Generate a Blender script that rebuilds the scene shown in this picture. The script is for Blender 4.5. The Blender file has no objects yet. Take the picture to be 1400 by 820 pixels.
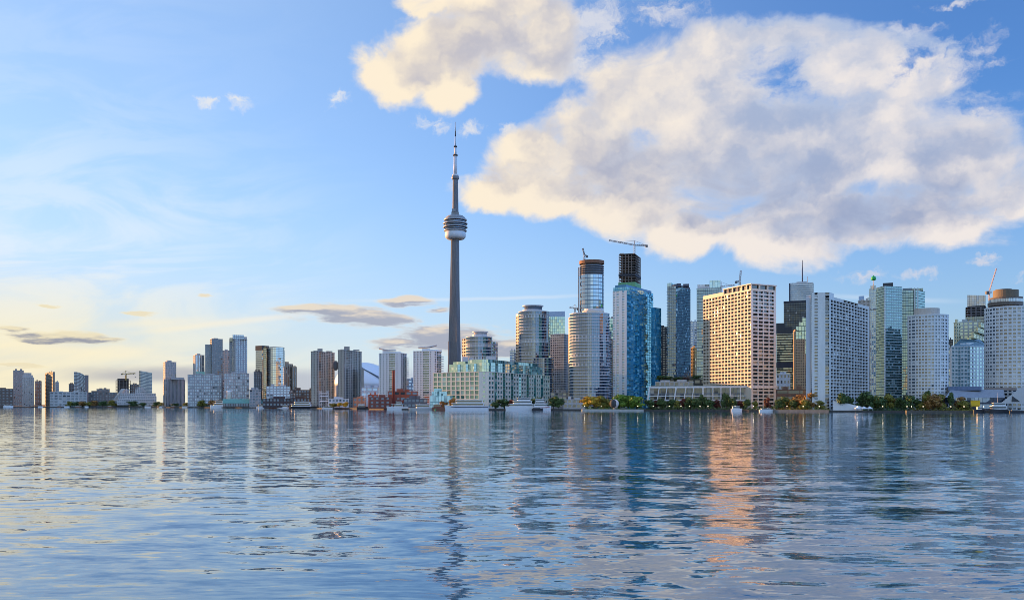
import bpy, bmesh, math, random
from mathutils import Vector, Matrix, noise
R = math.radians
rnd = random.Random(7)
S = bpy.context.scene
COL = S.collection

# ---------------------------------------------------------------- camera
F, CX, Y0, H = 1200.0, 700.0, 552.0, 8.0          # focal length in photo pixels, optical axis, horizon row, eye height
cam_d = bpy.data.cameras.new('camera')
cam = bpy.data.objects.new('camera', cam_d); COL.objects.link(cam)
cam.location = (0, 0, H); cam.rotation_euler = (R(90), 0, 0)
cam_d.sensor_fit = 'HORIZONTAL'; cam_d.sensor_width = 36.0
cam_d.lens = 36.0 * F / 1400.0
cam_d.shift_x = 0.0
cam_d.shift_y = (Y0 - 410.0) / 1400.0
cam_d.clip_start = 0.5; cam_d.clip_end = 60000
S.camera = cam

# ---------------------------------------------------------------- view, sampling
S.view_settings.view_transform = 'Standard'
S.view_settings.look = 'None'
S.view_settings.gamma = 1.0
S.view_settings.use_curve_mapping = False
S.view_settings.exposure = 0.0
S.render.engine = 'CYCLES'
cy = S.cycles
cy.use_denoising = True
try: cy.denoiser = 'OPENIMAGEDENOISE'
except Exception: pass
cy.max_bounces = 5; cy.diffuse_bounces = 2; cy.glossy_bounces = 4; cy.transmission_bounces = 2
cy.transparent_max_bounces = 8
cy.pixel_filter_type = 'BLACKMAN_HARRIS'; cy.filter_width = 0.85
cy.caustics_reflective = False; cy.caustics_refractive = False
cy.sample_clamp_indirect = 4.0

SUN_AZ, SUN_EL = R(-58.5), R(6.5)                     # azimuth from +Y towards +X

# ---------------------------------------------------------------- node helper
class NT:
    def __init__(s, tree): s.t = tree; s.n = tree.nodes; s.l = tree.links
    def new(s, typ, **kw):
        n = s.n.new(typ)
        for k, v in kw.items(): setattr(n, k, v)
        return n
    def put(s, sock, v):
        if hasattr(v, 'is_output'): s.l.new(v, sock)
        else: sock.default_value = v
    def m(s, op, a, b=0.0, c=None, clamp=False):
        n = s.new('ShaderNodeMath', operation=op); n.use_clamp = clamp
        s.put(n.inputs[0], a); s.put(n.inputs[1], b)
        if c is not None: s.put(n.inputs[2], c)
        return n.outputs[0]
    def v(s, op, a, b=None, scale=None):
        n = s.new('ShaderNodeVectorMath', operation=op)
        s.put(n.inputs[0], a)
        if b is not None: s.put(n.inputs[1], b)
        if scale is not None: s.put(n.inputs['Scale'], scale)
        return n.outputs['Value'] if op in ('LENGTH', 'DISTANCE', 'DOT_PRODUCT') else n.outputs[0]
    def xyz(s, x=0.0, y=0.0, z=0.0):
        n = s.new('ShaderNodeCombineXYZ')
        for i, q in enumerate((x, y, z)): s.put(n.inputs[i], q)
        return n.outputs[0]
    def sep(s, v):
        n = s.new('ShaderNodeSeparateXYZ'); s.put(n.inputs[0], v); return n.outputs
    def noise(s, vec, scale, detail=4.0, rough=0.55, dist=0.0, dim='3D', color=False):
        n = s.new('ShaderNodeTexNoise', noise_dimensions=dim)
        s.put(n.inputs['Vector'], vec); s.put(n.inputs['Scale'], scale); s.put(n.inputs['Detail'], detail)
        s.put(n.inputs['Roughness'], rough); s.put(n.inputs['Distortion'], dist)
        return n.outputs['Color' if color else 0]
    def rng(s, v, a, b, c=0.0, d=1.0, interp='SMOOTHSTEP'):
        n = s.new('ShaderNodeMapRange', interpolation_type=interp)
        s.put(n.inputs[0], v)
        for i, q in enumerate((a, b, c, d)): s.put(n.inputs[1 + i], q)
        return n.outputs[0]
    def mix(s, f, a, b, mode='MIX'):
        n = s.new('ShaderNodeMix', data_type='RGBA', blend_type=mode)
        s.put(n.inputs[0], f)
        for q, i in ((a, 6), (b, 7)):
            s.put(n.inputs[i], q if hasattr(q, 'is_output') else (*q[:3], 1.0))
        return n.outputs[2]
    def ramp(s, f, stops):
        n = s.new('ShaderNodeValToRGB'); e = n.color_ramp.elements
        while len(e) < len(stops): e.new(0.5)
        for i, (p, c) in enumerate(stops):
            e[i].position = p; e[i].color = (*c[:3], 1.0)
        s.put(n.inputs[0], f); return n.outputs[0]
def srgb(r, g, b):
    f = lambda c: (c / 255 / 12.92) if c / 255 <= 0.04045 else ((c / 255 + 0.055) / 1.055) ** 2.4
    return (f(r), f(g), f(b))
# ---------------------------------------------------------------- sky
def azel(px, py):
    u, v = (px - CX) / F, (Y0 - py) / F
    az = math.atan(u)
    return az, math.atan(v * math.cos(az))
world = bpy.data.worlds.new('World'); S.world = world; world.use_nodes = True
world.cycles.sampling_method = 'MANUAL'; world.cycles.sample_map_resolution = 512
w = NT(world.node_tree)
bg = world.node_tree.nodes['Background']
K = 12.0                                           # sky units: 100 photo pixels near the view axis
def blob(c):
    x, y, rx, ry = c[:4]
    a, e = azel(x, y); a2, e2 = azel(x + 5, y); a3, e3 = azel(x, y - 5)
    return (a * K, e * K), (rx * (a2 - a) / 5 * K, ry * (e3 - e) / 5 * K)
CUMULUS = [
 (672,262,52,26),(735,228,72,52),(755,268,75,32),(815,182,80,62),(880,128,88,70),(955,92,105,66),(1060,72,110,52),
 (1165,92,105,55),(855,262,110,58),(950,240,125,84),(1080,215,135,105),(1200,195,120,90),(1310,200,110,75),
 (945,322,66,38),(1060,312,115,50),(1180,300,115,48),(1300,290,100,45),(1390,250,80,70),(1255,105,95,46),(1000,165,125,80),
 (535,105,54,42),(590,70,62,58),(612,118,50,34),(660,60,82,58),(715,80,66,42),(750,45,50,46),(580,4,50,22),(690,0,90,36)]
WISPS = [(594,170,30,14),(646,178,24,14),(321,138,20,16),(283,135,26,11),(456,130,18,17),(1348,352,32,10),(1178,374,38,12),(1262,372,40,12),(1300,2,50,9),(1345,70,50,34),(1250,40,50,20),(890,14,70,26),(815,30,80,50),(790,85,40,40),(690,182,22,9),(1396,374,26,8)]
STRATUS = [
 (470,428,95,12),(610,466,95,17),(80,458,110,8),(690,474,60,14),
 (425,424,62,9),(500,433,78,13),(556,413,44,7),(590,456,62,16),(555,468,52,9),(650,462,70,17),(700,478,60,14),(270,403,14,3),
 (100,456,78,7),(48,463,62,6),(12,447,26,8),(150,460,42,4),(30,498,62,4),(60,418,30,3),(190,428,26,3),(600,424,24,6)]
def field_group(name, blobs, k):
    g = bpy.data.node_groups.new(name, 'ShaderNodeTree')
    g.interface.new_socket('P', in_out='INPUT', socket_type='NodeSocketVector')
    g.interface.new_socket('D', in_out='OUTPUT', socket_type='NodeSocketFloat')
    q = NT(g); gi = q.new('NodeGroupInput'); go = q.new('NodeGroupOutput')
    acc = None
    for b in blobs:
        (a, e), (rx, ry) = blob(b)
        d = q.v('LENGTH', q.v('DIVIDE', q.v('SUBTRACT', gi.outputs[0], (a, e, 0)), (rx, ry, 1)))
        acc = d if acc is None else q.m('SMOOTH_MIN', acc, d, k)
    q.l.new(q.m('SUBTRACT', 1.0, acc), go.inputs[0])
    return g
SHADES = [(1010, 252, 240, 52), (1190, 300, 210, 48), (885, 212, 95, 36), (690, 78, 90, 40), (1090, 158, 130, 26), (900, 300, 90, 24), (1290, 215, 110, 40)]
sha_g = field_group('cloud_base_field', SHADES, 0.2)
wsp_g = field_group('wisp_field', WISPS, 0.1)
cum_g, str_g = field_group('cumulus_field', CUMULUS, 0.3), field_group('stratus_field', STRATUS, 0.1)
def field(g, p):
    n = w.new('ShaderNodeGroup'); n.node_tree = g; w.put(n.inputs[0], p); return n.outputs[0]

tc = w.new('ShaderNodeTexCoord')
dirv = w.v('NORMALIZE', tc.outputs['Generated'])
dx, dy, dz = w.sep(dirv)
el = w.m('ARCSINE', dz); az = w.m('ARCTAN2', dx, dy)
P = w.xyz(w.m('MULTIPLY', az, K), w.m('MULTIPLY', el, K), 0.0)
px_, py_, _ = w.sep(P)

EXPO = 1.5
def tone(r, g, b): return tuple(c / 2 ** EXPO for c in srgb(r, g, b))
sky = w.new('ShaderNodeTexSky', sky_type='NISHITA')
sky.sun_disc = False; sky.sun_elevation = SUN_EL; sky.sun_rotation = SUN_AZ
sky.altitude = 80; sky.air_density = 1.0; sky.dust_density = 0.5; sky.ozone_density = 5.0
SKYK = 0.115
base = w.mix(1.0, sky.outputs[0], (1.12 * SKYK, 0.96 * SKYK, 1.06 * SKYK), 'MULTIPLY')       # now in scene radiance
# thin milky air, strongest low and towards the sun
milk = w.m('ADD', w.m('MULTIPLY', w.rng(px_, -7.5, 6.5, 0.60, 0.04), w.rng(py_, 0.5, 6.5, 1.0, 0.86)), w.rng(py_, 0.0, 4.0, 0.34, 0.0))
base = w.mix(milk, base, w.mix(w.rng(py_, 0.0, 3.0), tone(214, 228, 238), tone(196, 226, 248)))

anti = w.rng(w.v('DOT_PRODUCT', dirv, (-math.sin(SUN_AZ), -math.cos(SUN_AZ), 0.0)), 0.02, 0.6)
base = w.mix(w.m('MULTIPLY', anti, w.rng(dz, 0.0, 0.45, 0.9, 0.0)), base, tone(176, 202, 232))     # blue-grey added opposite the sun to cool glass reflections
wn = w.v('SUBTRACT', w.noise(P, 1.1, 4.0, 0.6, color=True), (0.5, 0.5, 0.5))
wf = w.v('SUBTRACT', w.noise(P, 7.0, 5.0, 0.6, color=True), (0.5, 0.5, 0.5))
Pw = w.v('ADD', P, w.v('ADD', w.v('SCALE', wn, scale=0.55), w.v('SCALE', wf, scale=0.22)))
sunward = (-0.34, -0.20, 0.0)
def stretch(p): return w.v('MULTIPLY', p, (0.75, 1.15, 1.0))
def plateau(d): return w.rng(d, -0.5, 0.42, -0.5, 0.42, 'LINEAR')
Pf = w.v('ADD', P, w.v('ADD', w.v('SCALE', wn, scale=0.42), w.v('SCALE', wf, scale=0.13)))
n_edge = w.noise(stretch(P), 1.15, 9.0, 0.58, 0.5)
D0 = plateau(field(cum_g, Pf))
c0 = w.m('ADD', w.m('ADD', D0, 0.10), w.m('MULTIPLY', w.m('SUBTRACT', n_edge, 0.5), 1.45))
tear = w.noise(w.v('ADD', stretch(Pw), (7.3, 2.1, 0.0)), 0.8, 7.0, 0.6, 0.6)
c0 = w.m('SUBTRACT', c0, w.m('MULTIPLY', w.m('MULTIPLY', w.rng(tear, 0.48, 0.70), w.rng(px_, 1.5, 5.0)), w.rng(py_, 2.6, 4.3, 0.05, 0.55)))
alpha = w.rng(c0, -0.05, 0.42)
# soft self-shading: how much more cloud lies towards the sun
Ps1 = w.v('ADD', Pf, sunward)
D1 = plateau(field(cum_g, Ps1))
nm0 = w.noise(stretch(Pw), 0.75, 5.0, 0.52, 0.2)
nm1 = w.noise(stretch(w.v('ADD', Pw, (-0.26, 0.04, 0.0))), 0.75, 4.0, 0.52, 0.2)
shade = w.m('ADD', w.m('MULTIPLY', w.m('SUBTRACT', D0, D1), 0.9), w.m('MULTIPLY', w.m('SUBTRACT', nm0, nm1), 1.7))
fine = w.m('SUBTRACT', n_edge, w.noise(stretch(w.v('ADD', P, (-0.10, 0.03, 0.0))), 1.15, 7.0, 0.58, 0.5))
shade = w.m('ADD', shade, w.m('MULTIPLY', fine, 0.45))
base_sh = w.rng(field(sha_g, w.v('ADD', Pf, w.v('SCALE', wn, scale=0.6))), -0.25, 0.75)
lit = w.rng(w.m('SUBTRACT', w.m('ADD', shade, 0.10), w.m('MULTIPLY', base_sh, 0.25)), -0.28, 0.46)
thick = w.rng(c0, 0.05, 0.60)
east = w.rng(px_, -1.5, 4.5)
top = w.rng(py_, 1.7, 4.4)
lit_c = w.mix(east, tone(254, 239, 214), tone(241, 233, 229))
dark_c = w.mix(east, w.mix(top, tone(188, 182, 188), tone(192, 190, 200)), w.mix(top, tone(156, 168, 198), tone(166, 184, 216)))
thin_c = w.mix(east, tone(238, 230, 222), tone(196, 208, 230))
body = w.mix(lit, dark_c, lit_c)
cum_col = w.mix(thick, w.mix(w.m('MULTIPLY', lit, 0.9), thin_c, lit_c), body)
# fraying scraps
wn2 = w.noise(stretch(Pw), 2.6, 7.0, 0.62, 0.8)
ws = w.m('ADD', field(wsp_g, w.v('ADD', Pf, w.v('SCALE', wf, scale=0.15))), w.m('MULTIPLY', w.m('SUBTRACT', wn2, 0.56), 3.2))
w_al = w.m('MULTIPLY', w.rng(ws, -0.1, 1.0), 0.85)
w_col = w.mix(w.rng(px_, -3.0, 4.0), tone(236, 236, 236), tone(214, 216, 228))

# flat low stratus, seen edge-on near the horizon: grey bodies, warm rims
Ps = w.v('MULTIPLY', P, (0.55, 2.6, 1.0))
sw = w.v('MULTIPLY', w.v('SUBTRACT', w.noise(Ps, 1.6, 6.0, 0.62, color=True), (0.5, 0.5, 0.5)), (0.9, 0.26, 0.0))
Psw = w.v('ADD', P, sw)
sn = w.noise(Ps, 2.2, 7.0, 0.6, 0.3)
s0 = w.m('ADD', field(str_g, Psw), w.m('MULTIPLY', w.m('SUBTRACT', sn, 0.5), 2.2))
s_al = w.rng(s0, -0.1, 0.55)
west = w.rng(px_, -6.0, -1.5)
s_dark = w.mix(west, tone(150, 152, 165), tone(168, 172, 188))
s_rim = w.mix(west, tone(250, 236, 196), tone(242, 226, 204))
s_up = field(str_g, w.v('ADD', Psw, (-0.05, 0.07, 0.0)))
s_lit = w.rng(w.m('SUBTRACT', s0, w.m('ADD', s_up, w.m('MULTIPLY', w.m('SUBTRACT', w.noise(w.v('ADD', Ps, (-0.05, 0.18, 0.0)), 2.2, 4.0, 0.6, 0.3), 0.5), 2.2))), 0.05, 0.9)
str_col = w.mix(w.m('MULTIPLY', w.rng(s0, 0.0, 0.5), w.m('SUBTRACT', 1.0, w.m('MULTIPLY', s_lit, 0.85))), s_rim, s_dark)

# thin high cirrus veil, denser towards the sun, drawn out in long streaks
ca, sa = math.cos(R(-9)), math.sin(R(-9))
rx_ = w.m('SUBTRACT', w.m('MULTIPLY', px_, ca), w.m('MULTIPLY', py_, sa))
ry_ = w.m('ADD', w.m('MULTIPLY', px_, sa), w.m('MULTIPLY', py_, ca))
Pc = w.xyz(w.m('MULTIPLY', rx_, 0.45), w.m('MULTIPLY', ry_, 1.5), 3.3)
cn = w.noise(Pc, 1.1, 8.0, 0.58, 0.9)
soft = w.noise(P, 0.35, 2.0, 0.5)
veil_w = w.m('MULTIPLY', w.rng(px_, -6.5, -1.2, 1.0, 0.0), w.rng(py_, 1.8, 4.0, 1.0, 0.18))
cir = w.m('MULTIPLY', w.m('MULTIPLY', w.rng(cn, 0.38, 0.60), w.rng(soft, 0.3, 0.6, 0.55, 1.0)), w.m('MULTIPLY', veil_w, 0.72))
col = w.mix(cir, base, w.mix(w.rng(py_, 0.5, 2.0), tone(255, 240, 200), tone(236, 244, 252)))
# golden low air on the sun's side
gold = w.m('MULTIPLY', w.rng(py_, 0.1, 1.9, 1.0, 0.0), w.rng(px_, -7.0, -0.5, 0.56, 0.0))
col = w.mix(gold, col, w.mix(w.rng(cn, 0.35, 0.65), tone(246, 224, 160), tone(255, 243, 205)))
# thin straight streaks
def streak(x0, y0, x1, y1, wd, k):
    (a0, e0), (a1, e1) = azel(x0, y0), azel(x1, y1)
    ln = math.hypot(a1 - a0, e1 - e0) * K; ux, uy = (a1 - a0) * K / ln, (e1 - e0) * K / ln
    q = w.v('SUBTRACT', w.v('ADD', P, w.v('SCALE', wn, scale=0.05)), (a0 * K, e0 * K, 0))
    t = w.v('DOT_PRODUCT', q, (ux, uy, 0)); n = w.m('ABSOLUTE', w.v('DOT_PRODUCT', q, (-uy, ux, 0)))
    return w.m('MULTIPLY', w.m('MULTIPLY', w.rng(n, 0.0, wd, k, 0.0), w.rng(t, -0.1, ln * 0.4)), w.rng(t, ln * 0.7, ln + 0.2, 1.0, 0.0))
for a in ((150, 458, 440, 426, 0.07, 0.9), (420, 412, 840, 402, 0.04, 0.45), (1090, 402, 1320, 412, 0.05, 0.3), (120, 445, 300, 437, 0.09, 0.5), (-80, 470, 260, 488, 0.14, 0.7)):
    col = w.mix(streak(*a), col, w.mix(west, tone(255, 242, 206), tone(228, 236, 245)))
# lavender bank low on the horizon
bank_n = w.noise(w.v('MULTIPLY', P, (0.5, 2.2, 1.0)), 1.2, 5.0, 0.55)
bt = w.m('ADD', py_, w.m('MULTIPLY', w.m('SUBTRACT', bank_n, 0.5), 0.30))
bank = w.m('MULTIPLY', w.rng(bt, 0.36, 0.54, 1.0, 0.0), w.m('MULTIPLY', w.rng(w.m('ADD', py_, w.rng(px_, -4.5, -1.5, 0.0, 0.4)), 0.22, 0.34, 0.0, 1.0), w.rng(px_, -6.0, -4.9)))
bank = w.m('MULTIPLY', bank, w.rng(px_, 0.5, 3.0, 1.0, 0.35))
col = w.mix(w.m('MULTIPLY', bank, 0.8), col, w.mix(w.rng(px_, -5.0, -1.0), tone(172, 174, 184), tone(186, 196, 214)))
col = w.mix(w.m('MULTIPLY', s_al, 0.92), col, str_col)
col = w.mix(w_al, col, w_col)
col = w.mix(alpha, col, cum_col)
# unseen broken cloud added behind the viewer to brighten the building fronts
bn = w.noise(dirv, 2.2, 6.0, 0.58)
back = w.m('MULTIPLY', w.rng(bn, 0.50, 0.64, 0.0, 0.7), w.m('MULTIPLY', w.rng(dy, 0.15, -0.25, 0.0, 1.0), w.rng(dz, 0.0, 0.12)))
col = w.mix(back, col, w.mix(w.rng(bn, 0.45, 0.7), tone(226, 228, 234), tone(186, 196, 214)))
col = w.mix(1.0, col, w.mix(anti, (1, 1, 1), (1.95, 2.15, 2.22)), 'MULTIPLY')  # sky opposite the sun boosted and cooled, added fill for shaded fronts
below = w.rng(py_, -0.05, 0.0, 1.0, 0.0, 'LINEAR')
col = w.mix(below, col, tone(90, 110, 125))
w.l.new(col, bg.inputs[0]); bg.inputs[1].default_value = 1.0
S.view_settings.exposure = EXPO

# ---------------------------------------------------------------- sun
sd = bpy.data.lights.new('sun', 'SUN'); sun = bpy.data.objects.new('sun', sd); COL.objects.link(sun)
sd.energy = 4.0; sd.angle = R(0.53); sd.color = (1.0, 0.49, 0.17)
SUNV = Vector((math.sin(SUN_AZ) * math.cos(SUN_EL), math.cos(SUN_AZ) * math.cos(SUN_EL), math.sin(SUN_EL)))
sun.rotation_euler = (-SUNV).to_track_quat('-Z', 'Y').to_euler()

# ---------------------------------------------------------------- placing
def W(px, Y): return ((px - CX) / F * Y, Y)          # ground point seen at photo column px, Y metres out
def Z(py, Y): return H + (Y0 - py) / F * Y           # height seen at photo row py, Y metres out
GZ = 1.6                                             # quay level above the water

# ---------------------------------------------------------------- mesh builder
class MB:
    def __init__(s): s.v = []; s.f = []; s.uv = []; s.k = {}; s.sm = []
    def p(s, q):
        key = (round(q[0], 3), round(q[1], 3), round(q[2], 3))
        i = s.k.get(key)
        if i is None:
            i = len(s.v); s.k[key] = i; s.v.append((q[0], q[1], q[2]))
        return i
    def face(s, pts, uv=None, smooth=False):
        ids = [s.p(q) for q in pts]
        if len(set(ids)) != len(ids):
            out, ou = [], []
            for n, i in enumerate(ids):
                if i not in out:
                    out.append(i)
                    if uv: ou.append(uv[n])
            ids = out; uv = ou if uv else None
            if len(ids) < 3: return
        s.f.append(ids); s.uv.append(uv); s.sm.append(smooth)
    def box(s, x0, x1, y0, y1, z0, z1):
        s.prism([(x0, y0), (x1, y0), (x1, y1), (x0, y1)], z0, z1, bottom=True)
    def prism(s, poly, z0, z1, top=True, bottom=False, z1f=None, uvc=None, smooth=False):
        n = len(poly); zt = z1f or (lambda q: z1)
        for i in range(n):
            a, b = poly[i], poly[(i + 1) % n]
            uv = None
            if uvc: uv = [(0, 0), (uvc[i][0], 0), (uvc[i][0], uvc[i][1]), (0, uvc[i][1])]
            s.face([(a[0], a[1], z0), (b[0], b[1], z0), (b[0], b[1], zt(b)), (a[0], a[1], zt(a))], uv, smooth)
        if top: s.face([(q[0], q[1], zt(q)) for q in poly])
        if bottom: s.face([(q[0], q[1], z0) for q in reversed(poly)])
    def bar(s, a, b, wx, wz=None):
        a, b = Vector(a), Vector(b); d = (b - a).normalized()
        up = Vector((0, 0, 1)) if abs(d.z) < 0.95 else Vector((0, 1, 0))
        x = d.cross(up).normalized() * wx / 2; y = x.normalized().cross(d).normalized() * (wz or wx) / 2
        c = [a - x - y, a + x - y, a + x + y, a - x + y]; e = [q + (b - a) for q in c]
        for i in range(4): s.face([c[i], c[(i + 1) % 4], e[(i + 1) % 4], e[i]])
        s.face(list(reversed(c))); s.face(e)
    def tube(s, a, b, r0, r1=None, n=10, cap=True):
        a, b = Vector(a), Vector(b); d = (b - a).normalized(); r1 = r0 if r1 is None else r1
        up = Vector((0, 0, 1)) if abs(d.z) < 0.95 else Vector((0, 1, 0))
        x = d.cross(up).normalized(); y = x.cross(d).normalized()
        A, B = [], []
        for i in range(n):
            t = -2 * math.pi * i / n; o = x * math.cos(t) + y * math.sin(t)
            A.append(a + o * r0); B.append(b + o * r1)
        for i in range(n):
            j = (i + 1) % n; s.face([A[i], A[j], B[j], B[i]], None, True)
        if cap:
            s.face(list(reversed(A)))
            if r1 > 0.01: s.face(B)
    def lathe(s, c, prof, n=32, smooth=True):
        rings = [[(c[0] + r * math.cos(2 * math.pi * i / n), c[1] + r * math.sin(2 * math.pi * i / n), z) for i in range(n)] for r, z in prof]
        for k in range(len(rings) - 1):
            for i in range(n):
                j = (i + 1) % n; s.face([rings[k][i], rings[k][j], rings[k + 1][j], rings[k + 1][i]], None, smooth)
        if prof[-1][0] > 0.01: s.face(rings[-1])
        if prof[0][0] > 0.01: s.face(list(reversed(rings[0])))
    def build(s, name, mat, parent=None, at=None):
        o_ = at if at is not None else (parent['_o'] if parent is not None and '_o' in parent else (0, 0, 0))
        me = bpy.data.meshes.new(name)
        me.from_pydata([(x - o_[0], y - o_[1], z - o_[2]) for x, y, z in s.v], [], s.f)
        if any(u for u in s.uv):
            lay = me.uv_layers.new(name='UVMap'); flat = []
            for ids, u in zip(s.f, s.uv):
                for n in range(len(ids)): flat.extend(u[n] if u else (0.5, 0.02))
            lay.data.foreach_set('uv', flat)
        me.polygons.foreach_set('use_smooth', s.sm)
        me.materials.append(mat); me.update()
        ob = bpy.data.objects.new(name, me); COL.objects.link(ob)
        if parent is not None: ob.parent = parent
        elif at is not None: ob.location = at
        return ob
def thing(name, label, cat, loc=(0, 0, 0), group=None):
    o = bpy.data.objects.new(name, None); COL.objects.link(o)
    o.location = loc; o['_o'] = tuple(loc); o.empty_display_size = 1
    o['label'] = label; o['category'] = cat
    if group: o['group'] = group
    return o
def tag(o, label=None, cat=None, group=None, kind=None):
    for k, v in (('label', label), ('category', cat), ('group', group), ('kind', kind)):
        if v: o[k] = v
    return o
def dup(root, loc, rotz=0.0, label=None, group=None, scale=1.0):
    r = root.copy(); COL.objects.link(r); r.location = loc; r.rotation_euler = (0, 0, rotz); r.scale = (scale,) * 3 if not hasattr(scale, '__len__') else scale
    if label: r['label'] = label
    if group: r['group'] = group
    for ch in list(root.children):
        c = ch.copy(); COL.objects.link(c); c.parent = r
        for g in list(ch.children):
            d = g.copy(); COL.objects.link(d); d.parent = c
    return r

# ---------------------------------------------------------------- materials
def mat_new(name):
    m = bpy.data.materials.new(name); m.use_nodes = True
    return m, NT(m.node_tree), m.node_tree.nodes['Principled BSDF']
_mc = {}
def wall(c, rough=0.8, var=0.22, metal=0.0, name='wall_paint'):
    """masonry, concrete or paint with soft stains running down it"""
    key = ('w', c, rough, var, metal)
    if key in _mc: return _mc[key]
    m, t, b = mat_new(name)
    g = t.new('ShaderNodeTexCoord').outputs['Object']
    n1 = t.noise(t.v('MULTIPLY', g, (0.35, 0.35, 0.05)), 1.0, 5.0, 0.6)
    n2 = t.noise(g, 0.9, 4.0, 0.6)
    f = t.m('ADD', t.m('MULTIPLY', n1, 0.6), t.m('MULTIPLY', n2, 0.4))
    k = t.rng(f, 0.3, 0.7, 1.0 - var, 1.0 + var, 'LINEAR')
    t.put(b.inputs['Base Color'], t.v('SCALE', c, scale=k))
    b.inputs['Roughness'].default_value = rough; b.inputs['Metallic'].default_value = metal
    _mc[key] = m; return m
def glass(c, refl=0.35, tint=(0.8, 0.9, 1.0), mull=None, mu=0.06, mv=0.1, blinds=0.12, lit=0.0, rough=0.03, tilt=0.012, var=0.5, blind_c=(0.34, 0.33, 0.3)):
    """window glass laid out in UV cells: every cell gets its own depth of tone, blind and slight tilt; mullions on the cell borders"""
    key = ('g', c, refl, tint, mull, mu, mv, blinds, lit, rough, tilt, var)
    if key in _mc: return _mc[key]
    m, t, b = mat_new('window_glass')
    uv = t.new('ShaderNodeUVMap'); uv.uv_map = 'UVMap'
    oi = t.new('ShaderNodeObjectInfo').outputs['Random']
    U, V, _ = t.sep(uv.outputs[0])
    cell = t.xyz(t.m('FLOOR', U), t.m('FLOOR', V), t.m('MULTIPLY', oi, 91.7))
    wn = t.new('ShaderNodeTexWhiteNoise', noise_dimensions='3D'); t.put(wn.inputs['Vector'], cell)
    r1, rc = wn.outputs['Value'], wn.outputs['Color']
    r2, r3, r4 = t.sep(rc)
    k = t.rng(r2, 0, 1, 1 - var, 1 + var, 'LINEAR')
    base = t.v('SCALE', c, scale=k)
    isb = t.m('LESS_THAN', r1, blinds)
    base = t.mix(isb, base, t.v('SCALE', blind_c, scale=t.rng(r3, 0, 1, 0.5, 1.3, 'LINEAR')))
    geo = t.new('ShaderNodeNewGeometry')
    nrm = t.v('NORMALIZE', t.v('ADD', geo.outputs['Normal'], t.v('SCALE', t.v('SUBTRACT', rc, (0.5, 0.5, 0.5)), scale=tilt * 2)))
    lw = t.new('ShaderNodeLayerWeight'); lw.inputs['Blend'].default_value = 0.25
    fac = t.m('ADD', refl, t.m('MULTIPLY', lw.outputs['Fresnel'], 0.8), clamp=True)
    fac = t.m('MULTIPLY', fac, t.m('SUBTRACT', 1.0, t.m('MULTIPLY', isb, 0.35)))
    dif = t.new('ShaderNodeBsdfDiffuse'); t.put(dif.inputs[0], base)
    gl = t.new('ShaderNodeBsdfGlossy'); t.put(gl.inputs['Color'], (*tint, 1)); gl.inputs['Roughness'].default_value = rough
    t.put(gl.inputs['Normal'], nrm)
    ms = t.new('ShaderNodeMixShader'); t.put(ms.inputs[0], fac); t.l.new(dif.outputs[0], ms.inputs[1]); t.l.new(gl.outputs[0], ms.inputs[2])
    out = ms.outputs[0]
    if lit > 0:
        em = t.new('ShaderNodeEmission'); t.put(em.inputs[0], (1.0, 0.72, 0.36, 1)); em.inputs[1].default_value = 0.35
        m3 = t.new('ShaderNodeMixShader'); t.put(m3.inputs[0], t.m('MULTIPLY', t.m('LESS_THAN', r4, lit), 0.8)); t.l.new(out, m3.inputs[1]); t.l.new(em.outputs[0], m3.inputs[2]); out = m3.outputs[0]
    if mull is not None:
        fu = t.m('ABSOLUTE', t.m('SUBTRACT', t.m('FRACT', U), 0.5)); fv = t.m('FRACT', V)
        mk = t.m('MAXIMUM', t.m('GREATER_THAN', fu, 0.5 - mu), t.m('LESS_THAN', fv, mv))
        d2 = t.new('ShaderNodeBsdfDiffuse'); t.put(d2.inputs[0], (*mull, 1))
        m2 = t.new('ShaderNodeMixShader'); t.put(m2.inputs[0], mk); t.l.new(out, m2.inputs[1]); t.l.new(d2.outputs[0], m2.inputs[2]); out = m2.outputs[0]
    t.l.new(out, m.node_tree.nodes['Material Output'].inputs[0])
    m.node_tree.nodes.remove(b)
    _mc[key] = m; return m
def emis(c, k, name='lamp_light'):
    m, t, b = mat_new(name); b.inputs['Base Color'].default_value = (*c, 1)
    b.inputs['Emission Color'].default_value = (*c, 1); b.inputs['Emission Strength'].default_value = k
    return m

# ---------------------------------------------------------------- footprints (counter-clockwise from above; the first edges face the water)
def frontal(x0, x1, Y, depth):
    a, b = Vector(W(x0, Y)), Vector(W(x1, Y))
    ray = ((a + b) / 2).normalized(); tan = Vector((ray.y, -ray.x))
    c = (a + b) / 2
    def hit(q, px):                                  # slide along the front until the column px is met
        u = (px - CX) / F
        return q + tan * ((u * q.y - q.x) / (tan.x - u * tan.y))
    L, Rr = hit(c, x0), hit(c, x1)
    return [tuple(L), tuple(Rr), tuple(Rr + ray * depth), tuple(L + ray * depth)]
def corner(xl, xf, xr, Y, th=None, YL=None, YR=None):
    """two faces seen: left corner column, front corner column (Y out), right corner column"""
    f = Vector(W(xf, Y))
    if th is not None:
        ul, ur = (xl - CX) / F, (xr - CX) / F
        th = max(min(th, math.degrees(math.atan2(1, -ul)) - 9), math.degrees(math.atan(ur)) + 9)
        c, s = math.cos(R(th)), math.sin(R(th))
        L = f + Vector((-c, s)) * ((f.x - ul * f.y) / (c + ul * s))
        Rr = f + Vector((s, c)) * ((ur * f.y - f.x) / (s - ur * c))
    else: L, Rr = Vector(W(xl, YL)), Vector(W(xr, YR))
    return [tuple(L), tuple(f), tuple(Rr), tuple(L + Rr - f)]
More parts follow.
